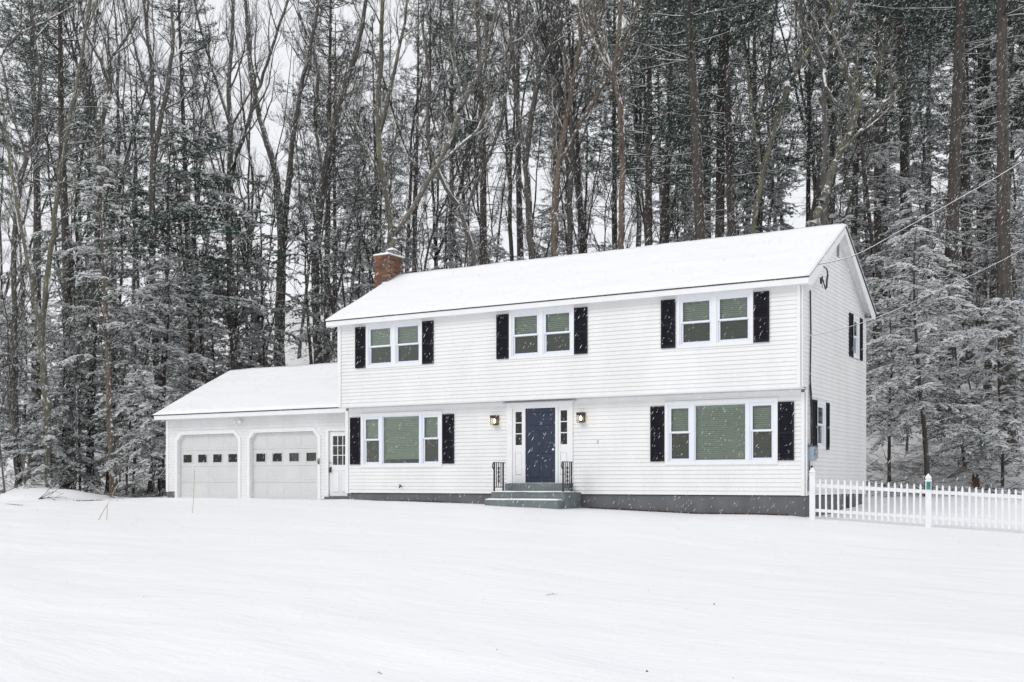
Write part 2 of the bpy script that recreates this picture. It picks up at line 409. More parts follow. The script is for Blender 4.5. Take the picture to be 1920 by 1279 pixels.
# gable sheathing and the remaining walls
g = B(SR); g.prism([(-.25, 5.12), (YB, 5.12), (RY, 6.93)], -.08, 0); g.box(-.25, .1, 2.60, 5.12, -.08, -.0); HP(g, 'gable', M['room'])
g = B(side(XL)); g.prism([(-.35, 5.10), (YB, 5.10), (RY, 6.93)], 0, .08); g.box(.1, YB, 0, 5.10, 0, .08); g.box(-.25, .1, 2.60, 5.10, 0, .08)
HP(g, 'wall', M['siding'], label='plain far gable end wall')
HP(B().box(XL + .08, XR - .08, YB - .1, YB, 0, 5.10), 'wall', M['siding'], label='plain rear wall')
HP(B().box(XL + .1, XR - .1, .12, YB - .12, 2.5, 2.58).box(XL + .1, XR - .1, .12, YB - .12, -.1, -.02).box(-4.6, -4.5, .12, YB-.12, -.02, 2.5).box(-9.6, -9.5, .12, YB-.12, -.02, 2.5), 'interior_floor', M['room'])
# corner boards
c = B()
for z0, z1, y in ((0, 2.5, 0), (2.6, 5.08, -.35)):
    for x0 in (XL - .015, XR - .095): c.box(x0, x0 + .11, y - .045, y + .0, z0 - .01, z1)
c.box(XR, XR + .045, -.395, -.30, 2.6, 5.08); c.box(XR, XR + .045, -.045, .05, -.01, 2.55); c.box(XR, XR + .045, YB - .09, YB, -.01, 5.02)
c.box(XL - .03, XL - .015, -.395, -.25, 2.6, 5.08)
HP(c, 'corner_board', M['trim'])
# overhang underside and its trim board
HP(B().box(XL, XR, -.372, 0.0, 2.575, 2.60), 'soffit', M['trim'], label='underside of the upper storey overhang')
HP(B().box(XL + .1, XR - .1, -.02, -.0, 2.45, 2.57), 'frieze_board', M['trim'])
# foundation
fo = B(); fo.box(XL + .02, XR - .02, .02, YB - .02, -1.6, -.02); fo.box(-.85, -.05, -.0, .02, -1.5, -.3) if False else None
HP(fo, 'foundation', M['concrete'])
HP(B(side(-.02)).box(3.9, 4.25, -.55, -.08, 0, .02), 'vent_panel', M['dark'])
# roof
RX0, RX1 = -14.42, .25
def slope_prism(t0, t1, y0=EY0, y1=RY, ez=EZ, rz=RZ, ry=RY):
    m_ = (rz - ez) / (ry - EY0) if ry == RY else None
    return [(y0, ez + t0), (y1, rz + t0), (y1, rz + t1), (y0, ez + t1)]
rf = B(side(0)); rf.prism([(EY0 - .03, EZ + .0), (RY, RZ + .016), (EY1 + .03, EZ), (EY1 + .03, EZ + .03), (RY, RZ + .045), (EY0 - .03, EZ + .03)], RX0 - .02, RX1 + .02)
roof = HP(rf, 'roof', M['shingle'])
ra = B(side(0)); ra.prism([(EY0, EZ - .002), (RY, RZ + .012), (EY1, EZ - .002), (EY1, EZ - .12), (RY, RZ - .11), (EY0, EZ - .12)], RX0 + .02, RX1 - .022)
HP(ra, 'soffit', M['trim'], label='boxed roof overhang')
fa = B(); fa.box(RX0, RX1, EY0 - .02, EY0, 5.03, EZ - .003); HP(fa, 'fascia', M['trim'])
fa = B(); fa.box(RX0, RX1, EY1, EY1 + .02, 5.03, EZ - .003); HP(fa, 'fascia', M['trim'])
for x0 in (RX0, RX1 - .02):
    k = B(side(0)); k.prism([(EY0, EZ - .003), (RY, RZ + .012), (EY1, EZ - .003), (EY1, EZ - .16), (EY1 - .35, EZ - .16), (RY, RZ - .17), (EY0 + .28, EZ - .16), (EY0, EZ - .16)], x0, x0 + .02)
    HP(k, 'rake_board', M['trim'])
HP(B().box(RX0 + .02, RX1 - .02, EY0, -.35, 5.035, 5.05).box(RX0 + .02, RX1 - .02, YB, EY1, 5.035, 5.05), 'soffit', M['trim'], label='eave underside')
HP(B().box(XL + .1, XR - .1, -.372, -.35, 5.0, 5.035), 'frieze_board', M['trim'])
def snow_sheet(x0, x1, ya, za, yb, zb, thick, nxs, nys, parent, name='snow_cover', seed=1, lip=.035):
    """snow lying on a slope from (ya,za) up to (yb,zb), its edges rounded off"""
    xs = np.linspace(x0, x1, nxs); ts = np.linspace(0, 1, nys)
    X, T = np.meshgrid(xs, ts)
    e = np.minimum(np.minimum((X - x0), (x1 - X)) / .10, 1); e2 = np.minimum(T * math.hypot(yb-ya, zb-za) / .10, 1)
    edge = np.sqrt(np.clip(1 - (1 - np.clip(np.minimum(e, e2), 0, 1)) ** 2, 0, 1))
    Yc = ya + (yb - ya) * T; Zc = za + (zb - za) * T
    th_ = thick * (.45 + .55 * edge) * (1 + .5 * vnoise(X, Yc, .8, seed) + .25 * vnoise(X, Yc, 3.0, seed + 1))
    wob = lip * vnoise(X, Yc, 2.2, seed + 3) * (T < 1e-6)
    V = np.concatenate([np.stack([X.ravel(), (Yc + wob).ravel(), (Zc + th_).ravel()], 1), np.stack([X.ravel(), Yc.ravel(), Zc.ravel()], 1)])
    ii = np.arange(nxs * nys).reshape(nys, nxs); o = nxs * nys
    Fq = [np.stack([ii[:-1, :-1].ravel(), ii[:-1, 1:].ravel(), ii[1:, 1:].ravel(), ii[1:, :-1].ravel()], 1)]
    for a_, b_ in ((ii[0, :-1], ii[0, 1:]), (ii[-1, 1:], ii[-1, :-1]), (ii[1:, 0], ii[:-1, 0]), (ii[:-1, -1], ii[1:, -1])):
        Fq.append(np.stack([a_, a_ + o, b_ + o, b_], 1))
    me = np_mesh(name, V, np.concatenate(Fq), [M['snow']], smooth=False)
    n = (nxs-1)*(nys-1); sm = np.zeros(len(me.polygons), bool); sm[:n] = True; me.polygons.foreach_set('use_smooth', sm)
    return link(bpy.data.objects.new(name, me), parent)
s1 = snow_sheet(RX0 - .02, RX1 + .03, EY0 - .035, EZ + .031, RY, RZ + .046, .065, 170, 34, house, seed=2); s1.location = (7, 0, 0)
s2 = snow_sheet(RX0 - .02, RX1 + .03, EY1 + .035, EZ + .031, RY, RZ + .046, .065, 60, 14, house, seed=4); s2.location = (7, 0, 0)
# gable vent
ve = B(SR); ve.box(2.76, 3.10, 6.22, 6.70, 0, .035); v_ = HP(ve, 'gable_vent', M['trim'])
ve = B(SR); ve.box(2.81, 3.05, 6.27, 6.66, .035, .038); ve.obj('vent_opening', M['dark'], v_)
for k in range(7):
    B(SR).hexa([(2.81, 6.28 + k*.055, .038), (3.05, 6.28 + k*.055, .038), (3.05, 6.30+k*.055, .05), (2.81, 6.30+k*.055, .05), (2.81, 6.285+k*.055, .038), (3.05, 6.285+k*.055, .038), (3.05, 6.305+k*.055, .05), (2.81, 6.305+k*.055, .05)]).obj('louvre', M['metal'], v_)

# windows
def sash(fn, u0, u1, v0, v1, w, parent, glass='glass', fr=.045, m='vinyl', snow=False):
    b = B(fn); b.box(u0, u0 + fr, v0, v1, w - .03, w).box(u1 - fr, u1, v0, v1, w - .03, w).box(u0 + fr, u1 - fr, v0, v0 + fr, w - .03, w - .001).box(u0 + fr, u1 - fr, v1 - fr, v1, w - .03, w - .001)
    b.obj('sash', M[m], parent)
    B(fn).box(u0 + fr - .005, u1 - fr + .005, v0 + fr - .005, v1 - fr + .005, w - .02, w - .014).obj('pane', M[glass], parent)
def blinds(fn, u0, u1, v0, v1, w, parent, tilt=55, drop=0):
    b = B(fn); p = .05; v = v1 - .06; t = math.radians(tilt); hw = .027
    b.box(u0, u1, v1 - .05, v1, w - .03, w + .015)
    while v > v0 + drop:
        dv, dw = hw * math.sin(t), hw * math.cos(t); jt = random.uniform(-.003, .003)
        b.hexa([(u0, v - dv + jt, w + dw), (u1, v - dv, w + dw), (u1, v + dv, w - dw), (u0, v + dv + jt, w - dw),
                (u0, v - dv + .003 + jt, w + dw), (u1, v - dv + .003, w + dw), (u1, v + dv + .003, w - dw), (u0, v + dv + .003 + jt, w - dw)])
        v -= p
    b.box(u0, u1, v0 + drop, v0 + drop + .02, w - .02, w + .02)
    o = b.obj('blind', M['blind'], parent); o['kind'] = 'stuff'
def casing(fn, a, b, c, d, wd=.075, w=.05, parent=None, name='window', label=None):
    bb = B(fn); bb.box(a, a + wd, c, d, -.02, w).box(b - wd, b, c, d, -.02, w).box(a + wd, b - wd, d - wd, d, -.02, w - .001).box(a + wd, b - wd, c, c + wd, -.02, w - .001)
    bb.box(a - .01, b + .01, d, d + .018, 0, w + .02)
    o = HP(bb, name, M['trim']); 
    if label: tag(o, label)
    return o
def double_hung(fn, u0, u1, v0, v1, parent, mid=None, drop=0, glass2='glass_screen'):
    """one opening with an upper and a lower sash, blinds behind"""
    fr = B(fn); f = .035
    fr.box(u0, u0 + f, v0, v1, -.08, .028).box(u1 - f, u1, v0, v1, -.08, .028).box(u0 + f, u1 - f, v1 - f, v1, -.08, .027).box(u0 + f, u1 - f, v0, v0 + f, -.08, .027)
    fr.obj('frame', M['vinyl'], parent)
    vm = mid or (v0 + v1) / 2
    sash(fn, u0 + f, u1 - f, vm - .005, v1 - f, .022, parent)
    sash(fn, u0 + f, u1 - f, v0 + f, vm + .03, -.012, parent, glass2)
    B(fn).prism([(u0 + f + .02, vm + .012), (u1 - f - .02, vm + .012), (u1 - f - .05, vm + .026), ((u0+u1)/2 + .05, vm + .022), ((u0+u1)/2, vm + .03), (u0 + f + .05, vm + .024)], .004, .022).obj('snow', M['clump'], parent)
    blinds(fn, u0 + f + .01, u1 - f - .01, v0 + f, v1 - f, -.085, parent, drop=drop)
for i, (a, b) in enumerate(WINS_UP):
    w = casing(FU, a, b, 3.705, 5.02, label='upstairs pair of sash windows ' + ('at the garage end', 'above the front door', 'at the gable end')[i])
    m_ = (a + b) / 2
    B(FU).box(m_ - .055, m_ + .055, 3.78, 4.945, -.02, .048).obj('mullion', M['trim'], w)
    for u0, u1 in ((a + .075, m_ - .055), (m_ + .055, b - .075)):
        double_hung(FU, u0, u1, 3.78, 4.945, w, mid=4.335)
for i, (a, b) in enumerate(WINS_LOW):
    w = casing(FL, a, b, .76, 2.38, wd=.085, label='triple picture window ' + ('beside the garage', 'at the gable end')[i])
    u1, u2 = a + .72, b - .72
    u1m, u2m = a + .80, b - .80
    B(FL).box(u1 - .0, u1m, .845, 2.295, -.02, .045).obj('mullion', M['vinyl'], w)
    B(FL).box(u2m, u2, .845, 2.295, -.02, .045).obj('mullion', M['vinyl'], w)
    double_hung(FL, a + .085, u1, .845, 2.295, w, mid=1.585)
    double_hung(FL, u2, b - .085, .845, 2.295, w, mid=1.585)
    fr = B(FL); f = .03
    fr.box(u1m, u1m + f, .845, 2.295, -.08, .02).box(u2m - f, u2m, .845, 2.295, -.08, .02).box(u1m + f, u2m - f, 2.265, 2.295, -.08, .019).box(u1m + f, u2m - f, .845, .885, -.08, .019)
    fr.obj('frame', M['vinyl'], w)
    B(FL).box(u1m + f - .004, u2m - f + .004, .88, 2.27, -.012, -.005).obj('pane', M['glass'], w)
    blinds(FL, u1m + f, u2m - f, .885, 2.265, -.085, w, drop=(.12 if i == 0 else 0))
for i, (a, b, c, d) in enumerate(SW):
    w = casing(SR, a, b, c, d, label='single sash window in the gable wall, ' + ('downstairs', 'upstairs')[i])
    double_hung(SR, a + .075, b - .075, c + .075, d - .075, w)

# shutters
def shutter(fn, u0, u1, v0, v1, fd=.026):
    b = B(fn); s_ = .045; vm = v0 + (v1 - v0) * .47
    b.box(u0, u0 + s_, v0, v1, .034, .062).box(u1 - s_, u1, v0, v1, .034, .062)
    for p, q in ((v0, v0 + .07), (vm - .03, vm + .03), (v1 - .06, v1)): b.box(u0 + s_, u1 - s_, p, q, .034, .061)
    o = HP(b, 'shutter', M['shutter'])
    B(fn).box(u0 + s_, u1 - s_, v0 + .07, v1 - .06, .034, .038).obj('backing', M['shutter'], o)
    k = B(fn); v = v0 + .08
    while v < v1 - .075:
        if not (vm - .05 < v < vm + .03):
            k.hexa([(u0+s_, v, .038), (u1-s_, v, .038), (u1-s_, v, .057), (u0+s_, v, .057), (u0+s_, v+.024, .038), (u1-s_, v+.024, .038), (u1-s_, v+.008, .057), (u0+s_, v+.008, .057)])
        v += .038
    q = k.obj('louvres', M['shutter'], o); q['kind'] = 'stuff'
for a, b in ((-13.475, -13.095), (-11.025, -10.64), (-8.515, -8.13), (-6.085, -5.70), (-3.595, -3.21), (-1.157, -.772)):
    shutter(FU, a, b, 3.735, 4.965)
for a, b in ((-13.955, -13.57), (-10.56, -10.165), (-4.04, -3.655), (-.658, -.268)):
    shutter(FL, a, b, .857, 2.285)
for a, b, c, d in ((.49, .865, 1.15, 2.355), (1.705, 2.02, 1.15, 2.355), (4.13, 4.515, 3.775, 4.965), (5.265, 5.60, 3.775, 4.965)):
    shutter(SR, a, b, c, d)

# front door with surround and sidelights
su = B(FL)
su.box(-8.385, -8.22, .29, 2.47, -.05, .055).box(-6.475, -6.315, .29, 2.47, -.05, .055).box(-8.22, -6.475, 2.36, 2.47, -.05, .054)
su.box(-8.405, -6.295, 2.47, 2.50, -.02, .075)
su.prism([(-8.44, 2.50), (-6.26, 2.50), (-6.235, 2.525), (-8.465, 2.525)], -.02, .10)
su.box(-7.875, -7.80, .29, 2.36, -.05, .05).box(-6.85, -6.775, .29, 2.36, -.05, .05)
sur = HP(su, 'door_surround', M['trim'])
HP(B().box(-8.49, -6.21, -.125, -.0, 2.527, 2.54), 'drip_edge', M['metal'])
for a, b, gx0, gx1 in ((-8.22, -7.875, -8.13, -7.92), (-6.775, -6.475, -6.705, -6.50)):
    s_ = B(FL); s_.box(a, gx0, .29, 2.36, -.04, .02).box(gx1, b, .29, 2.36, -.04, .02)
    s_.box(gx0, gx1, 2.276, 2.36, -.04, .02).box(gx0, gx1, .29, 1.352, -.04, .012).box(gx0, gx1, 1.958, 1.985, -.04, .019).box(gx0, gx1, 1.655, 1.682, -.04, .019)
    s_.cbox(gx0, gx1, .52, 1.14, .012, .028, .02)
    o = HP(s_, 'sidelight', M['trim'])
    for p, q in ((1.985, 2.276), (1.682, 1.958), (1.352, 1.655)):
        B(FL).box(gx0 - .003, gx1 + .003, p - .003, q + .003, -.02, -.012).obj('pane', M['glass_clear'], o)
dr = B(FL); dr.box(-7.80, -6.85, .313, 2.355, -.045, .005)
for r_ in ((.45, .98), (1.10, 1.75), (1.88, 2.24)):
    for u0, u1 in ((-7.68, -7.37), (-7.28, -6.97)):
        dr.cbox(u0, u1, r_[0], r_[1], .005, .016, .012)
door = HP(dr, 'front_door', M['navy'])
B(FL).tube([(-6.905, 1.215, .005), (-6.905, 1.215, .05)], .012, 8).tube([(-6.905, 1.215, .05), (-6.905, 1.215, .085)], .028, 10).obj('door_knob', M['trim'], door)
B(FL).box(-6.92, -6.89, 1.33, 1.37, .005, .02).obj('deadbolt', M['metal'], door)
HP(B(FL).box(-7.80, -6.85, .285, .312, -.05, .06), 'threshold', M['metal'])
HP(B(FL).box(-5.58, -5.56, 1.36, 1.44, .02, .035), 'doorbell', M['beige'])

# chimney: bricks one by one above the eaves
CX0, CX1, CY0, CY1, CT = -14.76, -14.20, 2.22, 3.03, 7.67
co = B(); co.box(CX0 + .012, CX1 - .012, CY0 + .012, CY1 - .012, -1.2, CT - .01)
ch = HP(co, 'chimney', M['mortar'])
bl, bw, bh, jt = .20, .095, .064, .012
bme = B().box(-bl/2, bl/2, -bw/2, bw/2, 0, bh).mesh('brick', M['brick'])
bme2 = B().box(-bw/2, bw/2, -bl/2, bl/2, 0, bh).mesh('brick', M['brick'])
bme3 = B().box(-bw/2, bw/2, -bw/2, bw/2, 0, bh).mesh('brick', M['brick'])
z = 5.92; row = 0
while z < CT - .03:
    top = z > CT - .12
    for ax in (0, 1):
        L0, L1 = ((CX0, CX1) if ax == 0 else (CY0, CY1))
        p = L0 - (0 if row % 2 else (bl + jt) / 2)
        while p < L1 - .02:
            a_, b_ = max(p, L0), min(p + bl, L1)
            if ax == 1: a_, b_ = max(a_, L0 + bw + jt), min(b_, L1 - bw - jt)
            if b_ - a_ > .04:
                for sd_ in ((CY0, CY1) if ax == 0 else (CX0, CX1)):
                    inn = bw / 2 * (1 if sd_ in (CY0, CX0) else -1)
                    ex = -.022 * (1 if inn > 0 else -1) if top else random.uniform(-.002, .002)
                    me = bme if ax == 0 else bme2
                    o = bpy.data.objects.new('brick', me); link(o, ch)
                    cc = (a_ + b_) / 2
                    o.location = (cc, sd_ + inn + ex, z) if ax == 0 else (sd_ + inn + ex, cc, z)
                    sc_ = (b_ - a_) / bl; o.scale = (sc_, 1, 1) if ax == 0 else (1, sc_, 1)
            p += bl + jt
    z += bh + jt; row += 1
B().box(CX0 - .03, CX1 + .03, CY0 - .03, CY1 + .03, CT - .002, CT + .03).obj('crown_slab', M['mortar'], ch)
snow_c = snow_sheet(CX0 - .035, CX1 + .035, CY0 - .035, CT + .031, CY1 + .035, CT + .032, .075, 12, 14, ch, seed=9)
fx, fy = -14.42, 2.72
B().tube([(fx, fy, CT + .03), (fx, fy, CT + .13)], [.10, .085], 12).obj('flue', M['mortar'], ch)
cp = B()
for a_, b_ in ((-.1, -.1), (.1, -.1), (.1, .1), (-.1, .1)): cp.tube([(fx + a_, fy + b_, CT + .05), (fx + a_, fy + b_, CT + .24)], .008, 5)
cp.hexa([(fx-.17, fy-.17, CT+.24), (fx+.17, fy-.17, CT+.24), (fx+.17, fy+.17, CT+.24), (fx-.17, fy+.17, CT+.24), (fx-.04, fy-.04, CT+.30), (fx+.04, fy-.04, CT+.30), (fx+.04, fy+.04, CT+.30), (fx-.04, fy+.04, CT+.30)])
cp.obj('cap', M['metal'], ch)
B().hexa([(fx-.17, fy-.17, CT+.245), (fx+.17, fy-.17, CT+.245), (fx+.17, fy+.17, CT+.245), (fx-.17, fy+.17, CT+.245), (fx-.05, fy-.05, CT+.34), (fx+.05, fy-.05, CT+.34), (fx+.05, fy+.05, CT+.34), (fx-.05, fy+.05, CT+.34)]).obj('snow', M['clump'], ch)
for k in range(7):
    y = CY0 + .0 + k * .105; zz = EZ + sl * (y + .05 - EY0) + .03
    B().box(CX1, CX1 + .012, y, y + .08, zz - .15, zz + .12).obj('flashing', M['metal'], ch)
B().box(CX0 + .3, CX1 + .01, CY0 - .012, CY0, EZ + sl * (CY0 - EY0) - .1, EZ + sl * (CY0 - EY0) + .13).obj('flashing', M['metal'], ch)

# ---------------------------------------------------------------- garage
garage = thing('garage', 'low white attached two car garage with snow covered roof at the left of the house', 'garage', (-18, 0, 0))
def GP(bb, name, m, parent=None, **kw):
    o = bb.obj(name, m, parent or garage, **kw)
    if parent is None: o.location = (18, 0, 0)
    return o
FG = front(.5); GL, GR = -22.45, XL - .0
D = [(-21.92, -19.08), (-18.56, -15.665)]; DT, DB = 1.945, -.23
gh = [(a - .03, b + .03, -1, DT + .03) for a, b in D] + [(-15.26, GR - .05, -1, 1.935)]
gw = core(FG, GL, GR, -.6, 2.50, gh, 'wall', garage); gw.location = (18, 0, 0); tag(gw, 'garage front wall of white clapboards')
ghs = [(a - .11, b + .11, -1, DT + .11) for a, b in D] + [(-15.33, GR, -1, 2.0)]
siding(FG, GL + .09, GR, 0, 2.47, ghs, gw)
for a, b in ((GL + .09, D[0][0] - .11), (D[0][1] + .11, D[1][0] - .11), (D[1][1] + .11, -15.33)):
    if a > GL + .2:
        siding(FG, a, b, -.21, 0, [], gw)
GP(B(FG).box(GL - .012, GL + .09, -.02, 2.46, 0, .04).box(GL - .03, GL - .012, 0, 2.46, -.1, .04), 'corner_board', M['trim'])
GP(B().box(GL + .02, D[0][0] - .13, .48, 6.9, -1.2, -.0).box(GL + .02, GR, 6.8, 6.88, -1.2, -.0), 'foundation', M['concrete'])
GP(B().box(GL, GL + .08, .6, 6.9, 0, 2.6).box(GL, GR, 6.8, 6.9, 0, 2.6), 'wall', M['siding'], label='plain side and rear walls of the garage')
GP(B(side(GL)).prism([(.5, 2.5), (6.9, 2.5), (3.6, 4.32)], -.0, .08), 'gable', M['siding'])
GP(B().box(GL + .1, GR - .05, .62, 6.8, -.5, -.24), 'floor_slab', M['concrete'])
for i, (a, b) in enumerate(D):
    ch_ = .20
    tr = B(FG); tw = .12
    out = [(a - tw, DB), (a, DB), (a, DT - ch_), (a + ch_, DT), (b - ch_, DT), (b, DT - ch_), (b, DB), (b + tw, DB), (b + tw, DT + .05 - ch_), (b - ch_ + .06, DT + tw), (a + ch_ - .06, DT + tw), (a - tw, DT + .05 - ch_)]
    q = [(0, 1, 2, 11), (11, 2, 3, 10), (10, 3, 4, 9), (9, 4, 5, 8), (8, 5, 6, 7)]
    for k in q: tr.prism([out[j] for j in k], -.128, .05)
    for k in q:   # outer band moulding
        p = [out[j] for j in k]
        cx_, cz_ = (a + b) / 2, .8
        f_ = lambda t: (cx_ + (t[0] - cx_) * .985, cz_ + (t[1] - cz_) * .985)
    cf = B(FG)
    cf.prism([(a - tw, DT + .05 - ch_), (a + ch_ - .06, DT + tw), (a - tw, DT + tw)], -.12, .022)
    cf.prism([(b + tw, DT + .05 - ch_), (b + tw, DT + tw), (b - ch_ + .06, DT + tw)], -.12, .022)
    tag(GP(cf, 'corner_filler', M['siding']), kind='stuff')
    GP(tr, 'door_trim', M['trim'])
    dob = B(FG); dob.box(a, b, DB, DT, -.135, -.13)
    do = GP(dob, 'garage_door', M['garage_door'], label=('left', 'right')[i] + ' garage door with four small square windows')
    sec = (DT - DB) / 4; pw = (b - a - .02) / 4
    for s_ in range(4):
        z0 = DB + s_ * sec; z1 = z0 + sec - .006
        hol = []
        if s_ == 2:
            wx = [(a + .01 + pw * k + pw * .5 - .205, a + .01 + pw * k + pw * .5 + .205) for k in range(4)]
            hol = [(p, r_, z0 + .135, z0 + .135 + .27) for p, r_ in wx]
        se = B(FG)
        for (p, r_, c_, d_) in minus((a, b, z0, z1), hol): se.box(p, r_, c_, d_, -.13, -.095)
        if s_ != 2:
            for k in range(4):
                x0 = a + .01 + pw * k
                se.cbox(x0 + .05, x0 + pw - .05, z0 + .07, z1 - .07, -.096, -.088, .018)
        so = se.obj('door_section', M['garage_door'], do)
        if s_ == 2:
            for (p, r_, c_, d_) in hol:
                wn = B(FG)
                wn.box(p - .03, p, c_ - .03, d_ + .03, -.1, -.08).box(r_, r_ + .03, c_ - .03, d_ + .03, -.1, -.08).box(p, r_, d_, d_ + .03, -.1, -.081).box(p, r_, c_ - .03, c_, -.1, -.081)
                wn.obj('window_frame', M['garage_door'], do)
                B(FG).box(p - .002, r_ + .002, c_ - .002, d_ + .002, -.118, -.112).obj('pane', M['glass_clear'], do)
    dob2 = None
    for k_ in do.data.polygons: pass
    me = do.data
# remove the solid sheet behind the window row: rebuild the backing with openings
for do, (a, b) in zip([o for o in garage.children if o.name.startswith('garage_door')], D):
    sec = (DT - DB) / 4; pw = (b - a - .02) / 4; z0 = DB + 2 * sec
    hol = [(a + .01 + pw * k + pw * .5 - .205, a + .01 + pw * k + pw * .5 + .205, z0 + .135, z0 + .405) for k in range(4)]
    nb = B(FG)
    for (p, r_, c_, d_) in minus((a, b, DB, DT), hol): nb.box(p, r_, c_, d_, -.137, -.131)
    do.data = nb.mesh('garage_door', M['garage_door'])
    B(FG).box(a, b, DB - .03, DB, -.14, -.09).obj('bottom_seal', M['dark'], do)
# side entry door
tr = B(FG); tr.box(-15.33, -15.235, -.15, 2.0, -.05, .045).box(-15.235, GR, 1.925, 2.0, -.05, .044)
GP(tr, 'door_trim', M['trim'])
GP(B(FG).box(-15.36, GR, 2.0, 2.018, 0, .06), 'drip_edge', M['trim'])
p = B(FG); wx0, wx1, wz0, wz1 = -15.10, -14.50, .86, 1.77
for (u0, u1, v0, v1) in minus((-15.225, -14.40, -.12, 1.915), [(wx0, wx1, wz0, wz1)]): p.box(u0, u1, v0, v1, -.06, -.02)
p.cbox(-15.10, -14.84, .0, .68, -.02, -.01, .015).cbox(-14.76, -14.50, .0, .68, -.02, -.01, .015)
ed = GP(p, 'entry_door', M['trim'], label='white side door with nine panes between garage and house')
mu = B(FG)
for k in (1, 2):
    x = wx0 + (wx1 - wx0) * k / 3; mu.box(x - .012, x + .012, wz0, wz1, -.05, -.015)
    zz = wz0 + (wz1 - wz0) * k / 3; mu.box(wx0, wx1, zz - .012, zz + .012, -.049, -.016)
mu.obj('muntin', M['trim'], ed)
for i in range(3):
    for j in range(3):
        x0 = wx0 + .2 * i + .012; z0 = wz0 + (wz1 - wz0) / 3 * j + .012
        B(FG).box(x0, x0 + .176, z0, z0 + (wz1 - wz0) / 3 - .024, -.042, -.036).obj('pane', M['glass_clear'], ed)
B(FG).box(-15.20, -15.15, .62, .80, -.02, .03).tube([(-15.17, .68, .02), (-15.10, .68, .045)], .012, 6).obj('handle', M['iron'], ed)
B(FG).tube([(-15.18, .93, -.02), (-15.18, .93, .015)], .028, 8).obj('deadbolt', M['metal'], ed)
GP(B(FG).box(-15.33, GR, -.30, -.14, -.08, .12), 'door_step', M['concrete'])
# garage roof
GX0, GX1 = -22.57, XL - .0; GE, GRZ, GRY, GYE0, GYE1 = 2.60, 4.40, 3.6, 0.02, 7.25
r = B(side(0)); r.prism([(GYE0 - .02, GE), (GRY, GRZ), (GYE1, GE), (GYE1, GE + .03), (GRY, GRZ + .03), (GYE0 - .02, GE + .03)], GX0 - .015, GX1); GP(r, 'roof', M['shingle'])
r = B(side(0)); r.prism([(GYE0, GE - .002), (GRY, GRZ - .002), (GYE1 - .02, GE - .002), (GYE1 - .02, GE - .12), (GRY, GRZ - .12), (GYE0, GE - .12)], GX0, GX1); GP(r, 'soffit', M['trim'])
GP(B().box(GX0, GX1 - .02, GYE0 - .005, GYE0 + .015, 2.465, GE - .003), 'fascia', M['trim'])
GP(B().box(GX0, GX1 - .02, GYE0 + .015, .5, 2.47, 2.482), 'soffit', M['trim'])
GP(B().box(GX1 - .02, GX1 - .005, GYE0 - .02, GYE0 + .02, 2.40, GE + .03), 'end_cap', M['metal'])
o = snow_sheet(GX0 - .03, GX1 - .001, GYE0 - .03, GE + .031, GRY, GRZ + .031, .06, 90, 30, garage, seed=12); o.location = (18, 0, 0)
o = snow_sheet(GX0 - .03, GX1 - .001, GYE1 + .02, GE + .031, GRY, GRZ + .031, .06, 30, 14, garage, seed=14); o.location = (18, 0, 0)
fl = thing('floodlight', 'small white twin floodlight under the garage eave between the doors', 'light', (-19.0, .46, 2.36))
for q, s_ in ((-.09, -1), (.09, 1)):
    B().tube([(0, 0, 0), (q * .6, -.04, .0), (q, -.08, -.02)], .014, 6).tube([(q, -.07, -.01), (q * 1.25, -.15, -.06)], [.03, .055], 10).obj('lamp_head', M['trim'], fl)
B().box(-.05, .05, -.03, .02, -.04, .04).obj('base_plate', M['trim'], fl)
dbx = thing('keypad', 'small grey keypad on the trim right of the second garage door', 'keypad', (-15.60, .44, .98))
B().box(-.03, .03, -.03, .01, -.09, .09).obj('cover', M['beige'], dbx); B().box(-.02, .02, -.035, -.03, -.07, .02).obj('buttons', M['dark'], dbx)

# ---------------------------------------------------------------- stoop, railings, lanterns
st = thing('front_steps', 'grey painted stoop with two snow covered steps below the navy door', 'steps', (-7.1, -.6, -.4))
def SP(bb, name, m, par=None, **kw):
    o = bb.obj(name, m, par or st, **kw)
    if par is None: o.location = (7.1, .6, .4)
    return o
SP(B().box(-8.31, -6.33, -.30, -.03, .055, .285), 'top_step', M['stoop'])
SP(B().prism([(-8.31, -1.0), (-6.07, -1.0), (-6.07, -.03), (-8.31, -.03)], -.9, .045), 'landing', M['stoop'])
SP(B().box(-8.33, -6.05, -1.02, -.31, .045, .052), 'landing_edge', M['stoop'])
SP(B().box(-8.33, -6.10, -1.32, -1.0, -.9, -.155), 'lower_step', M['stoop'])
def slab_snow(x0, x1, y0, y1, z, t, seed, par):
    o = snow_sheet(x0, x1, y0, z, y1, z + .002, t, max(8, int((x1 - x0) / .06)), 10, par, 'snow', seed); return o
o = slab_snow(-8.32, -6.10, -1.0, -.31, .053, .03, 21, st); o.location = (7.1, .6, .4)
o = slab_snow(-8.32, -6.11, -1.31, -1.02, -.154, .035, 22, st); o.location = (7.1, .6, .4)
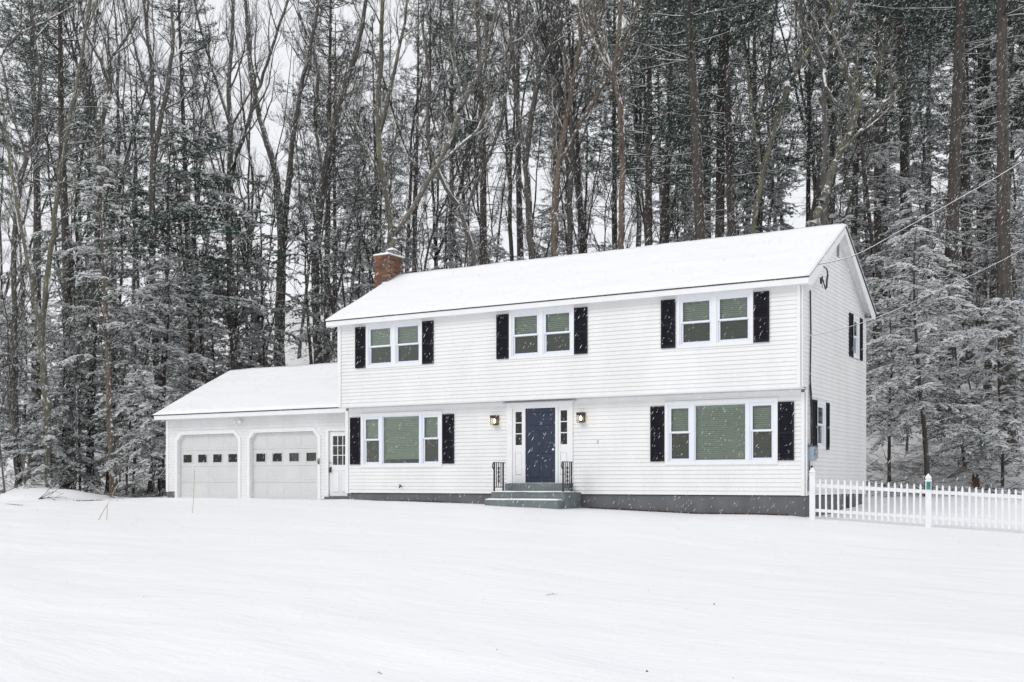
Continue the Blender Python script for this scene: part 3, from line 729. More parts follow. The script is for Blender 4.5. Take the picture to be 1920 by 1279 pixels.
for i, (x, lb) in enumerate(((-8.25, 'black iron handrail on the left side of the front steps'), (-6.13, 'black iron handrail on the right side of the front steps'))):
    rl = thing('handrail', lb, 'railing', (x, -.5, .05), 'iron handrails of the front steps')
    S = lambda: B(lambda u, v, w: (w, u + .0, v))
    y0, y1, zt = -.45, .02, .80
    for y in (y0, y1): S().box(y - .018, y + .018, 0, zt, -.018, .018).obj('post', M['iron'], rl)
    S().box(y0 - .03, y1 + .09, zt, zt + .018, -.02, .02).tube([(y0 - .03, zt + .009, 0), (y0 - .07, zt - .02, 0), (y0 - .10, zt - .09, 0), (y0 - .06, zt - .16, 0), (y0 - .01, zt - .18, 0)], .016, 6).obj('rail', M['iron'], rl)
    S().box(y0, y1, .12, .135, -.01, .01).obj('rail', M['iron'], rl)
    for k in range(1, 4):
        y = y0 + (y1 - y0) * k / 4
        S().box(y - .010, y + .010, .135, zt, -.010, .010).obj('baluster', M['iron'], rl)
    yc = (y0 + y1) / 2
    for s_ in (-1, 1):
        S().tube([(yc + s_ * .03 * math.sin(t * math.pi * 4) * 1.6, .25 + t * .45, 0) for t in np.linspace(0, 1, 17)], .009, 5).obj('scroll', M['iron'], rl)
for i, (x, lb) in enumerate(((-8.755, 'lit black box lantern on the wall left of the front door'), (-6.035, 'lit black box lantern on the wall right of the front door'))):
    la = thing('wall_lantern', lb, 'lantern', (x, -.03, 1.92), 'lanterns beside the front door')
    B().box(-.085, .085, -.02, .01, .02, .27).obj('back_plate', M['iron'], la)
    B().box(-.095, .095, -.17, -.0, .20, .275).obj('hood', M['iron'], la)
    fr_ = B()
    for sx in (-.085, .075): fr_.box(sx, sx + .01, -.165, -.155, .0, .20).box(sx, sx + .01, -.03, -.02, .0, .2)
    fr_.box(-.085, .085, -.165, -.02, 0, .01); fr_.obj('frame', M['iron'], la)
    B().box(-.075, .075, -.163, -.160, .012, .198).obj('pane', M['glass_lamp'], la)
    B().tube([(0, -.09, .06), (0, -.09, .09), (0, -.09, .15), (0, -.09, .18)], [.015, .034, .03, .012], 10).obj('bulb', M['bulb'], la)
hb = thing('hose_tap', 'small dark hose tap low on the wall below the picture window beside the garage', 'tap', (-12.05, -.03, .20))
B().tube([(0, 0, 0), (0, -.06, 0), (0, -.08, -.05)], .022, 8).obj('spout', M['iron'], hb); B().tube([(-.03, -.06, .04), (.03, -.06, .04)], .012, 6).tube([(0, -.05, 0), (0, -.06, .04)], .01, 6).obj('handle', M['iron'], hb)

# ---------------------------------------------------------------- electric service
me_ = thing('electric_meter', 'blue grey electric meter box on the gable wall near the front corner', 'meter', (.03, .20, .85))
B().box(0, .14, -.10, .20, 0, .34).obj('box', M['meterbox'], me_); B().box(-.0, .17, -.12, .22, .34, .365).obj('lid', M['iron'], me_)
B().tube([(.14, .05, .20), (.20, .05, .20)], .07, 14).obj('dial', M['metal'], me_)
B().box(0, .11, .27, .42, .05, .26).obj('side_box', M['beige'], me_); B().box(.0, .10, .20, .27, -.0, .12).obj('side_box', M['meterbox'], me_)
dv = thing('wall_vent', 'tiny round dark vent on the gable wall below the electric meter', 'vent', (.03, .42, .70))
B().tube([(0, 0, 0), (.03, 0, 0)], .028, 10).obj('pipe', M['dark'], dv)
bx_ = thing('junction_box', 'weathered beige box low on the corner behind the first fence post', 'box', (.03, .10, .10))
B().box(0, .08, -.06, .12, 0, .26).obj('cover', M['beige'], bx_); B().box(.0, .03, -.01, .02, .26, .72).obj('pipe', M['metal'], bx_)
sc_ = thing('service_cable', 'thick dark electric cable running down the gable wall edge to the meter', 'cable', (.05, .2, 1.2))
B().tube([(0, .06, 3.80), (.01, .07, 2.8), (.0, .05, 1.6), (.02, .09, 1.2), (.03, .12, .6), (.03, .06, .0)], .019, 6).obj('cable', M['iron'], sc_)
B().tube([(.0, -.02, 1.5), (.02, .03, .9), (.03, -.01, .4), (.03, .0, .02)], .012, 6).obj('wire', M['iron'], sc_)
B().tube([(.0, -.05, -.36), (.03, -.07, -.7), (.03, -.12, -.86)], .014, 6).obj('wire', M['iron'], sc_)
wx = thing('weatherhead', 'dark looped service wires hanging below the roof corner at the gable', 'cable', (.25, .25, 5.28))
B().tube([(-.0, .25, -.10), (.0, .22, .04), (.02, .27, .06)], .03, 8).obj('head', M['iron'], wx)
B().tube([(.02, .27, .05), (.05, .34, -.12), (.05, .45, -.20), (.05, .58, -.14), (.04, .64, .05), (.02, .80, .20), (.02, .68, .33), (.0, .45, .36)], .018, 6).obj('wire', M['iron'], wx)
B().tube([(.02, .27, .03), (.05, .40, -.16), (.05, .52, -.17), (.04, .58, .05), (.02, .72, .18), (.02, .80, .28)], .013, 6).obj('wire', M['iron'], wx)
B().tube([(.0, .26, .03), (.02, .30, -.2)], .012, 6).obj('bracket', M['metal'], wx)
def overhead(name, label, pts, r):
    P = [np.array([*at(px, d), zat(py, d)]) for px, py, d in pts]
    Q = []
    for i in range(len(P) - 1):
        p0 = P[max(i-1, 0)]; p1 = P[i]; p2 = P[i+1]; p3 = P[min(i+2, len(P)-1)]
        for t in np.linspace(0, 1, 14)[:-1 if i < len(P)-2 else None]:
            Q.append(.5 * ((2*p1) + (-p0+p2)*t + (2*p0-5*p1+4*p2-p3)*t*t + (-p0+3*p1-3*p2+p3)*t**3))
    o = thing(name, label, 'wire', tuple(P[0])); off = P[0]
    B().tube([tuple(q - off) for q in Q], r, 6).obj('cable', M['iron'], o)
    B().tube([tuple(q - off + np.array([0, 0, r * 1.1 + r*.3*math.sin(i*1.7)])) for i, q in enumerate(Q)], r * 1.15, 6).obj('snow', M['clump'], o)
    if r > .01:   # second conductor twisted round the first
        B().tube([tuple(q - off + np.array([.016 * math.cos(i * 1.3), .012, .016 * math.sin(i * 1.3)])) for i, q in enumerate(Q)], r * .7, 5).obj('cable', M['iron'], o)
overhead('overhead_wire', 'thick snow lined power line running from the roof rake up out of the frame', [(1531, 497, 27.4), (1605, 478, 26.2), (1700, 427, 24.6), (1800, 372, 23.0), (1922, 300, 21.2), (2150, 140, 18.5)], .0078)
overhead('telephone_wire', 'thin wire from the house corner crossing the upstairs gable window', [(1508, 633, 26.8), (1625, 603, 25.0), (1784, 534, 23.0), (1922, 466, 21.2), (2150, 330, 18.5)], .005)

# ---------------------------------------------------------------- picket fence
P1 = np.array([.23, -.21]); P2 = np.array([2.775, .358]); dv_ = (P2 - P1); Lf = np.linalg.norm(dv_); ux = dv_ / Lf
fence = thing('picket_fence', 'white vinyl picket fence running right from the house corner', 'fence', (P1[0], P1[1], -.54))
ang = math.atan2(ux[1], ux[0])
fence.rotation_euler = (0, 0, ang)
def fz(s): return -.0575 * s      # fence falls with the ground
def hx(b, a0, a1, y0, y1, z0, z1): # sloped rail
    b.hexa([(a0, y0, z0 + fz(a0)), (a1, y0, z0 + fz(a1)), (a1, y1, z0 + fz(a1)), (a0, y1, z0 + fz(a0)), (a0, y0, z1 + fz(a0)), (a1, y0, z1 + fz(a1)), (a1, y1, z1 + fz(a1)), (a0, y1, z1 + fz(a0))])
pm = B(); pw_ = .023
pm.box(-pw_, pw_, -.045, -.025, .0, .86)
pm.hexa([(-pw_, -.045, .86), (pw_, -.045, .86), (pw_, -.025, .86), (-pw_, -.025, .86), (-.006, -.038, .915), (.006, -.038, .915), (.006, -.032, .915), (-.006, -.032, .915)])
pmesh = pm.mesh('picket', M['pvc'])
po = B(); h_ = .065; po.box(-h_, h_, -h_, h_, -.5, 1.04)
pomesh = po.mesh('post', M['pvc'])
cpb = B()
prof = [(1.04, .078), (1.065, .078), (1.075, .05), (1.085, .05), (1.10, .072), (1.14, .062), (1.18, .03), (1.215, .004)]
for (za, ra_), (zb_, rb_) in zip(prof[:-1], prof[1:]):
    if zb_ - za > .001: cpb.hexa([(-ra_, -ra_, za), (ra_, -ra_, za), (ra_, ra_, za), (-ra_, ra_, za), (-rb_, -rb_, zb_), (rb_, -rb_, zb_), (rb_, rb_, zb_), (-rb_, rb_, zb_)])
cpmesh = cpb.mesh('post_cap', M['pvc'])
for sct in range(4):
    s0 = sct * Lf
    for me, nm in ((pomesh, 'post'), (cpmesh, 'post_cap')):
        o = bpy.data.objects.new(nm, me); link(o, fence); o.location = (s0, 0, fz(s0))
    if sct == 3: break
    for z0, z1 in ((.745, .83), (.155, .215)):
        b = B(); hx(b, s0 + h_, s0 + Lf - h_, -.024, .024, z0, z1); b.obj('rail', M['pvc'], fence)
    b = B(); hx(b, s0 + h_, s0 + Lf - h_, -.022, .022, .215, .228); b.obj('snow', M['clump'], fence)
    n = 17
    for k in range(n):
        s_ = s0 + .065 + (Lf - .13) * (k + .8) / (n + .6)
        o = bpy.data.objects.new('picket', pmesh); link(o, fence); o.location = (s_, 0, .045 + fz(s_))
        o.rotation_euler = (0, random.uniform(-.008, .008), 0)
sl_ = thing('post_light', 'teal glass garden light set in the middle fence post below its cap', 'light', (P1[0] + ux[0] * Lf, P1[1] + ux[1] * Lf, -.54 + fz(Lf)))
sl_.rotation_euler = (0, 0, ang)
B().box(-.045, .045, -.085, -.066, .84, 1.02).obj('lens', M['teal'], sl_)
B().box(-.055, .055, -.08, -.0655, .825, .84).box(-.055, .055, -.08, -.0655, 1.02, 1.03).obj('bracket', M['pvc'], sl_)

# ---------------------------------------------------------------- trees
def nrm(a): return a / (np.linalg.norm(a, axis=-1, keepdims=True) + 1e-9)
class Tubes:
    """collects many tapered tubes and turns them into one mesh, grouped by (points, sides)"""
    def __init__(s): s.g = {}
    def add(s, pts, rad, n): s.g.setdefault((len(pts), n), []).append((pts, rad))
    def arrays(s):
        Vs, Fs, o = [], [], 0
        for (m, n), L in s.g.items():
            P = np.array([p for p, r in L]); R = np.array([r for p, r in L]); k = len(L)
            T = np.empty_like(P); T[:, 1:-1] = P[:, 2:] - P[:, :-2]; T[:, 0] = P[:, 1] - P[:, 0]; T[:, -1] = P[:, -1] - P[:, -2]
            T = nrm(T); ref = np.where(np.abs(T[..., 2:3]) < .92, np.array([0, 0, 1.]), np.array([1., 0, 0]))
            A = nrm(np.cross(T, ref)); Bv = np.cross(T, A)
            an = np.arange(n) * 2 * math.pi / n
            V = P[:, :, None, :] + (A[:, :, None, :] * np.cos(an)[:, None] + Bv[:, :, None, :] * np.sin(an)[:, None]) * R[:, :, None, None]
            Vs.append(V.reshape(-1, 3))
            b = (np.arange(k)[:, None, None] * m + np.arange(m - 1)[None, :, None]) * n
            j = np.arange(n)[None, None, :]; j2 = (j + 1) % n
            Fs.append(np.stack([b + j, b + j2, b + n + j2, b + n + j], -1).reshape(-1, 4) + o)
            o += k * m * n
        return np.concatenate(Vs), np.concatenate(Fs)
    def mesh(s, name, m, smooth=True):
        V, F_ = s.arrays(); return np_mesh(name, V, F_, [m], smooth=smooth)
def grow(rng, p, d, L, r0, r1, n, wander=.12, up=.0, droop=.0):
    """a wandering path of n points"""
    pts = [np.array(p, float)]; d = np.array(d, float); d /= np.linalg.norm(d)
    for i in range(n - 1):
        d = d + rng.normal(0, wander, 3); d[2] += up - droop * i / n; d /= np.linalg.norm(d)
        pts.append(pts[-1] + d * L / (n - 1))
    return np.array(pts), np.linspace(r0, r1, n)
def along(P, t):
    f = t * (len(P) - 1); i = min(int(f), len(P) - 2); k = f - i
    return P[i] * (1 - k) + P[i + 1] * k, nrm(P[i + 1] - P[i])
def side_dir(rng, t, ang):
    a = rng.normal(0, 1, 3); a -= a.dot(t) * t; a /= np.linalg.norm(a)
    return t * math.cos(ang) + a * math.sin(ang)

def limbs_on(rng, tb, P, R, n, t0, Lmul, up=.15, twigs=7, lvl2=7, ang=(.45, .95), minr=.006):
    """limbs, branches and twigs carried by a stem P"""
    Ls = np.linalg.norm(P[-1] - P[0])
    for i in range(n):
        t = t0 + (1 - t0) * (i + rng.random()) / n
        t = min(t, .985); q, tg = along(P, t); r = np.interp(t * (len(P) - 1), range(len(P)), R)
        L = Lmul * (1.15 - .55 * t) * rng.uniform(.6, 1.25); rl = min(r * .62, .012 + L * .013)
        d = side_dir(rng, tg, rng.uniform(*ang)); 
        if d[2] < .05: d[2] = abs(d[2]) + .1
        BP, BR = grow(rng, q, d, L, rl, rl * .25, 9, .13, up)
        tb.add(BP, BR, 5)
        for j in range(lvl2):
            t2 = .2 + .78 * (j + rng.random()) / lvl2; q2, tg2 = along(BP, t2); L2 = L * rng.uniform(.25, .5) * (1.2 - .6 * t2)
            r2 = max(minr * 1.3, rl * .45 * (1 - .6 * t2))
            d2 = side_dir(rng, tg2, rng.uniform(.35, .8)); d2[2] += .15
            CP, CR = grow(rng, q2, d2, L2, r2, minr * .8, 6, .13, up * .9)
            tb.add(CP, CR, 4)
            for k in range(twigs):
                t3 = .15 + .83 * (k + rng.random()) / twigs; q3, tg3 = along(CP, t3)
                d3 = side_dir(rng, tg3, rng.uniform(.3, .75)); d3[2] += .12
                L3 = L2 * rng.uniform(.25, .5) + .15
                TP, TR = grow(rng, q3, d3, L3, minr * .95, minr * .45, 4, .12, .06)
                tb.add(TP, TR, 3)
                if rng.random() < .6:
                    q4, tg4 = along(TP, .45); TP2, TR2 = grow(rng, q4, side_dir(rng, tg4, .55), L3 * .55, minr * .7, minr * .4, 3, .1, .05); tb.add(TP2, TR2, 3)

def bare_variant(seed, Ht, r, fork, nf, limbs=10, Lmul=4.2, lean=.0):
    rng = np.random.default_rng(seed); trunk, crown = Tubes(), Tubes()
    P, R = grow(rng, (0, 0, -.6), (lean, 0, 1), fork + .6, r * 1.0, r * .72, 12, .035, .03)
    R[0] = r * 1.55; R[1] = r * 1.2
    trunk.add(P, R, 9)
    stems = []
    for i in range(nf):
        a = 2 * math.pi * i / nf + rng.random(); sp = rng.uniform(.14, .36)
        d = np.array([math.cos(a) * sp, math.sin(a) * sp, 1.0])
        S, SR_ = grow(rng, P[-1] - np.array([0, 0, .1]), d, (Ht - fork) * rng.uniform(.8, 1.05), r * .70 * (.8 if i else 1), .018, 14, .075, .05)
        crown.add(S, SR_, 6); stems.append((S, SR_))
    limbs_on(rng, crown, P, R, max(2, limbs // 4), .55, Lmul * .7)
    for S, SR_ in stems: limbs_on(rng, crown, S, SR_, limbs, .08, Lmul)
    return trunk.mesh('trunk', M['bark']), crown.mesh('crown', M['twigs'])

def leaf_quads(C, D, Nn, L, W):
    """quads centred at C, long axis D, normal Nn"""
    S = nrm(np.cross(D, Nn)) * W[:, None] / 2; D2 = D * L[:, None] / 2
    V = np.stack([C - D2 - S * .35, C + S * 1.0, C + D2 + S * .1, C - S * 1.0], 1).reshape(-1, 3)
    return V
def quad_faces(n): return np.arange(n * 4).reshape(n, 4)

def pine_variant(seed, Ht, r, bare, full):
    """tall straight pine: dead snags low down, tufted whorls above"""
    rng = np.random.default_rng(seed); trunk, crown = Tubes(), Tubes(); C, D = [], []
    P, R = grow(rng, (0, 0, -.6), (0, 0, 1), Ht + .6, r, .03, 16, .012, .02); R[0] = r * 1.35
    trunk.add(P, R, 10)
    z = bare * .35
    while z < Ht - .5:
        t = (z + .6) / (Ht + .6); q, tg = along(P, t); live = z > bare
        k = rng.integers(3, 6) if live else rng.integers(1, 4)
        for i in range(k):
            a = rng.random() * 6.283
            if live:
                L = full * (1.0 - .75 * (z - bare) / (Ht - bare)) * rng.uniform(.6, 1.15); d = np.array([math.cos(a), math.sin(a), rng.uniform(-.02, .35)])
                BP, BR = grow(rng, q, d, L, .035, .01, 8, .07, .02); crown.add(BP, BR, 4)
                ns = int(L * 3.6)
                for j in range(ns):
                    t2 = .25 + .75 * (j + rng.random()) / ns; q2, tg2 = along(BP, t2)
                    e = side_dir(rng, tg2, rng.uniform(.5, 1.1)); e[2] = e[2] * .45 + .12
                    SP_, SR_ = grow(rng, q2, e, rng.uniform(.35, .95), .008, .004, 3, .1, .04); crown.add(SP_, SR_, 3)
                    m = rng.integers(4, 7)
                    for tt in np.linspace(.35, 1, m):
                        c, g_ = along(SP_, min(tt, .99)); 
                        C.append(np.repeat((c + rng.normal(0, .03, 3))[None], 6, 0)); dd = rng.normal(0, 1, (6, 3)) * np.array([1, 1, .7]) + g_ * .8 + np.array([0, 0, .3]); D.append(nrm(dd))
            else:
                L = rng.uniform(.5, 2.6); d = np.array([math.cos(a), math.sin(a), rng.uniform(-.15, .2)])
                BP, BR = grow(rng, q, d, L, .018, .006, 6, .08, -.01); crown.add(BP, BR, 4)
                for j in range(int(L * 2.2)):
                    q2, tg2 = along(BP, rng.uniform(.3, .98)); SP_, SR_ = grow(rng, q2, side_dir(rng, tg2, .8), rng.uniform(.2, .7), .007, .004, 3, .12); crown.add(SP_, SR_, 3)
        z += rng.uniform(.38, .62) if live else rng.uniform(.3, .8)
    C = np.concatenate(C); D = np.concatenate(D); n = len(C)
    L = rng.uniform(.12, .22, n); V = leaf_quads(C + D * L[:, None] / 2, D, nrm(rng.normal(0, 1, (n, 3))), L, rng.uniform(.018, .034, n))
    cr = crown.mesh('crown', M['twigs_pine'])
    fo_ = np_mesh('foliage', V, quad_faces(n), [M['needle']])
    k = rng.random(n) < .10   # a little snow caught in the tufts
    c2 = (C + D * .06)[k] + np.array([0, 0, .03]); m = len(c2)
    dd = nrm(rng.normal(0, 1, (m, 3)) * np.array([1, 1, .15])); V2 = leaf_quads(c2, dd, nrm(rng.normal(0, .25, (m, 3)) + np.array([0, 0, 1.])), rng.uniform(.10, .2, m), rng.uniform(.05, .09, m))
    return trunk.mesh('trunk', M['bark_pine']), cr, fo_, np_mesh('snow', V2, quad_faces(m), [M['clump']])

def hemlock_variant(seed, Ht, r, z0, wide, snow=.6, m='hemlock', dens=1.0, blunt=.8, droop=.10, lf=1.0, step=.30):
    """irregular drooping boughs; the snow lies in clumps on some boughs and leaves others dark"""
    rng = np.random.default_rng(seed); trunk, crown = Tubes(), Tubes(); C, D, CS, DS, SS = [], [], [], [], []
    P, R = grow(rng, (0, 0, -.5), (0, 0, 1), Ht + .5, r, .015, 14, .035, .03); R[0] = r * 1.4
    trunk.add(P, R, 8)
    z = z0
    while z < Ht - .15:
        f = (z - z0) / (Ht - z0); q, tg = along(P, min(.995, (z + .5) / (Ht + .5)))
        for i in range(rng.integers(1, 5)):
            a = rng.random() * 6.283
            lobe = .72 + .28 * math.sin(a * 2 + seed) + .22 * math.sin(z * 1.9 + a * 3 + seed * 2)
            L = (wide * (1 - f) ** blunt + .25) * rng.uniform(.35, 1.25) * lobe
            if L < .15: continue
            d = np.array([math.cos(a), math.sin(a), rng.uniform(-.05, .45)])
            BP, BR = grow(rng, q, d, L, .008 + L * .006, .004, 9, .10, 0, droop * 1.6); crown.add(BP, BR, 4)
            bsnow = np.clip(snow + rng.normal(0, .38), 0, 1)
            ns = max(3, int(L * 6.0 * dens)); tgh = nrm(np.array([d[0], d[1], 0])); perp = np.array([-tgh[1], tgh[0], 0])
            for j in range(ns):
                t2 = .30 + .70 * (j + rng.random()) / ns; q2, tg2 = along(BP, min(t2, .99)); sg = 1 if j % 2 else -1
                e = nrm(tg2 * rng.uniform(.5, 1.0) + perp * sg * rng.uniform(.4, 1.0) + np.array([0, 0, rng.uniform(-.3, .15)]))
                l2 = rng.uniform(.2, .7) * (1.1 - .4 * t2); nl = max(4, int(l2 * 16))
                tt = np.linspace(.1, 1, nl)[:, None]
                c = q2 + e * l2 * tt + np.array([0, 0, -.30]) * (l2 * tt) ** 1.5
                c = np.repeat(c, 2, 0) + rng.normal(0, .024, (nl * 2, 3)); sgn = np.tile([1, -1], nl)[:, None]
                pe = nrm(np.cross(e, [0, 0, 1.])); dd = nrm(e * .7 + pe * sgn * .7 + rng.normal(0, .25, (nl * 2, 3)) + np.array([0, 0, -.22]))
                C.append(c); D.append(dd)
                if rng.random() < bsnow:
                    k = rng.random(nl * 2) < .35 + .6 * bsnow
                    CS.append(c[k] + np.array([0, 0, .024])); DS.append(nrm(dd[k] * np.array([1, 1, .5]))); SS.append(np.full(k.sum(), .65 + .65 * bsnow))
        z += rng.uniform(.35, 1.6) * step
    C = np.concatenate(C); D = np.concatenate(D); n = len(C)
    V = leaf_quads(C, D, nrm(rng.normal(0, .5, (n, 3)) + np.array([0, 0, 1.])), rng.uniform(.08, .15, n) * lf, rng.uniform(.035, .06, n) * lf)
    CS = np.concatenate(CS); DS = np.concatenate(DS); SS = np.concatenate(SS); k = len(CS)
    V2 = leaf_quads(CS, DS, nrm(rng.normal(0, .28, (k, 3)) + np.array([0, 0, 1.])), rng.uniform(.11, .22, k) * SS, rng.uniform(.07, .135, k) * SS)
    return trunk.mesh('trunk', M['bark_pine']), crown.mesh('crown', M['twigs_pine']), np_mesh('foliage', V, quad_faces(n), [M[m]]), np_mesh('snow', V2, quad_faces(k), [M['clinging']])

VAR = {
 'bare': [bare_variant(1, 25, .16, 9, 3, 10), bare_variant(2, 24, .13, 6.5, 3, 10), bare_variant(3, 27, .18, 12, 3, 11), bare_variant(4, 22, .11, 5, 3, 9, 3.4), bare_variant(5, 26, .14, 13, 3, 9, 3.2)],
 'sapling': [bare_variant(6, 9, .045, 3.2, 2, 5, 1.6), bare_variant(7, 12, .06, 5, 2, 6, 2.0)],
 'pine': [pine_variant(11, 28, .27, 13, 3.8), pine_variant(12, 26, .21, 9, 3.4), pine_variant(13, 30, .29, 14, 4.4)],
 'hemlock': [hemlock_variant(21, 10, .09, 1.7, 3.1, .92, dens=1.1, step=.16, blunt=.65), hemlock_variant(22, 11, .12, 2.2, 3.7, .95, dens=1.1, blunt=.55, step=.17), hemlock_variant(23, 7, .07, .9, 3.0, .95, dens=1.1, blunt=.5, step=.14), hemlock_variant(28, 9, .08, 2.0, 3.4, .85, dens=1.0, blunt=.5, step=.17)],
 'tall': [hemlock_variant(24, 20, .19, 6.5, 3.0, .40, 'hemlock', .9, .55, step=.30), hemlock_variant(25, 17, .15, 5.0, 3.2, .45, 'hemlock', .9, .5, step=.30)],
 'green': [hemlock_variant(26, 15, .15, 7.0, 4.0, .42, 'green', .85, .30, lf=1.35, step=.42), hemlock_variant(27, 5.0, .07, .3, 2.4, .32, 'green', 1.1, .4, lf=1.2, step=.25)],
}
KN = {'bare': ('bare_tree', 'tree'), 'sapling': ('sapling', 'tree'), 'pine': ('pine_tree', 'tree'), 'hemlock': ('hemlock_tree', 'tree'), 'tall': ('hemlock_tree', 'tree'), 'green': ('evergreen_tree', 'tree')}
def place(kind, v, X, Y, label, group=None, s=1.0, sz=None, rz=None, tilt=(0, 0), bark=None, name=None, sink=0):
    ms = VAR[kind][v]; t = thing(name or KN[kind][0], label, KN[kind][1], (X, Y, H(X, Y) - sink), group)
    t.scale = (s, s, sz or s); t.rotation_euler = (tilt[0], tilt[1], random.random() * 6.283 if rz is None else rz)
    par = t
    for i, me in enumerate(ms):
        nm = ('trunk', 'crown', 'foliage', 'snow')[i]
        o = bpy.data.objects.new(nm, me); link(o, par if i != 2 and i != 3 else cr_)
        if i == 1: cr_ = o
        if bark and i < 2:
            o.material_slots[0].link = 'OBJECT'; o.material_slots[0].material = M[bark]
    return t
def PT(kind, v, px, d, label, **kw):
    X, Y = at(px, d); return place(kind, v, X, Y, label, **kw)

def traced(name, label, d, paths, bark, limbs=7, Lmul=2.6, seed=0, group=None, twigs=6, base=True, lvl2=6):
    """a tree whose stems follow the photograph's; each path is [(px, py, radius px), ...], the first is the trunk"""
    rng = np.random.default_rng(seed + 100); trunk, crown = Tubes(), Tubes(); org = None; k_ = 0
    for pi, path in enumerate(paths):
        pts, rad = [], []; dd = d + (0 if pi == 0 else rng.uniform(-.8, .8))
        for j, q in enumerate(path):
            dj = d if (pi == 0 or j == 0) else dd
            x, y = at(q[0], dj); pts.append(np.array([x, y, zat(q[1], dj)])); rad.append(q[2] * .82 / FPX * dj)
        if pi == 0:
            gzz = H(pts[0][0], pts[0][1]); 
            if pts[0][2] > gzz - .3:
                pts.insert(0, np.array([pts[0][0] + (pts[0][0]-pts[1][0])*.3, pts[0][1], gzz - .5])); rad.insert(0, rad[0] * 1.35)
            org = np.array([pts[0][0], pts[0][1], gzz])
        pts = np.array(pts); rad = np.array(rad)
        tt = np.linspace(0, len(pts) - 1, max(8, 4 * len(pts))); ii = np.arange(len(pts))
        # smooth through the points
        Q = np.stack([np.interp(tt, ii, pts[:, c]) for c in range(3)], 1)
        for _ in range(2): Q[1:-1] = .25 * Q[:-2] + .5 * Q[1:-1] + .25 * Q[2:]
        Q[1:-1] += rng.normal(0, .02, Q[1:-1].shape); Rr = np.interp(tt, ii, rad)
        Q = Q - org
        (trunk if pi == 0 else crown).add(Q, Rr, 9 if pi == 0 else 6)
        limbs_on(rng, crown, Q, Rr, limbs if pi == 0 else max(3, limbs - 2), .35 if pi == 0 else .15, Lmul, twigs=twigs, lvl2=lvl2)
    t = thing(name, label, 'tree', tuple(org), group)
    link(bpy.data.objects.new('trunk', trunk.mesh('trunk', M[bark])), t)
    link(bpy.data.objects.new('crown', crown.mesh('crown', M[bark])), t)
    return t

# trees the photograph lets one pick out, from left to right
traced('bare_tree', 'mossy bare tree with two leaning stems at the left edge behind the snowbank', 43, [[(92, 915, 7), (90, 800, 7), (78, 640, 8), (60, 520, 8), (40, 420, 6), (20, 300, 5), (5, 180, 4)], [(78, 640, 6), (84, 560, 6), (100, 430, 6), (118, 300, 5), (150, 120, 4), (170, 0, 3)]], 'bark_lichen', 8, 3.0, 1)
traced('bare_tree', 'crooked bare tree with a bowed snowy limb at the top left corner', 44, [[(30, 900, 5), (28, 700, 6), (24, 480, 6), (36, 350, 6), (50, 290, 5), (70, 240, 4), (78, 140, 4), (60, 20, 3)], [(50, 290, 4), (20, 200, 4), (0, 100, 3), (40, 60, 3), (90, 40, 2.5), (140, 10, 2)]], 'bark', 8, 2.6, 2)
traced('bare_tree', 'dark bare tree whose kinked stem bends back left above the small hemlocks', 46, [[(165, 880, 6), (172, 700, 6), (178, 480, 6), (190, 330, 6), (188, 230, 5), (208, 175, 5), (196, 125, 5), (160, 60, 4), (150, 0, 3)], [(208, 175, 4), (205, 110, 3.5), (225, 90, 3), (260, 30, 2.5)]], 'bark', 8, 2.6, 3)
traced('bare_tree', 'slim bare tree with twin upright stems left of the garage roof', 47, [[(283, 893, 7), (300, 800, 6), (288, 620, 7), (284, 440, 7), (287, 260, 6), (284, 120, 5), (270, 0, 4)], [(288, 300, 6), (316, 150, 5), (326, 60, 4), (318, -60, 3)], [(287, 210, 3), (262, 120, 3), (240, 40, 2.5), (225, -40, 2)]], 'bark', 9, 3.0, 4)
traced('bare_tree', 'bare tree fanning into long upswept boughs above the garage', 50, [[(440, 690, 7), (432, 560, 7), (428, 400, 7), (434, 260, 6), (428, 160, 5), (436, 60, 4), (440, -60, 3)], [(430, 340, 5), (470, 210, 4), (500, 120, 3.5), (540, 0, 3)], [(430, 230, 4), (400, 130, 3.5), (370, 40, 3), (360, -60, 2)]], 'bark', 9, 3.6, 5)
traced('bare_tree', 'thick dark bare trunk rooted in the snow above the garage ridge', 56, [[(524, 622, 12), (526, 540, 11), (530, 460, 10), (520, 330, 8), (492, 240, 6), (470, 140, 5), (460, 0, 4)], [(530, 440, 8), (545, 300, 6), (560, 180, 5), (590, 60, 4), (600, -60, 3)]], 'bark', 9, 3.6, 6)
traced('bare_tree', 'thick bare trunk leaning slightly right between the garage and the chimney', 58, [[(596, 640, 10), (590, 560, 9), (592, 460, 9), (606, 330, 7), (640, 180, 6), (672, 90, 5), (690, -20, 4)], [(606, 330, 5), (590, 220, 4), (598, 120, 4), (560, 20, 3)]], 'bark', 9, 3.6, 7)
traced('bare_tree', 'straight mossy bare tree rising left of the chimney', 50, [[(735, 520, 8), (732, 400, 8), (712, 300, 7), (708, 200, 6), (716, 100, 5), (718, -60, 4)], [(712, 250, 5), (740, 130, 4), (760, 40, 3), (766, -60, 3)], [(714, 330, 3), (660, 220, 3), (630, 150, 2)]], 'bark_lichen', 9, 3.2, 8)
traced('bare_tree', 'pale leaning bare tree crossing to the right above the chimney', 44, [[(722, 500, 6), (742, 440, 6), (792, 360, 6), (838, 280, 6), (864, 200, 5), (902, 130, 4), (920, 60, 3), (950, -40, 2.5)], [(820, 310, 4), (900, 240, 3.5), (935, 150, 3), (960, 60, 2)], [(864, 200, 3), (850, 100, 3), (860, 0, 2)]], 'bark_pale', 9, 2.6, 9)
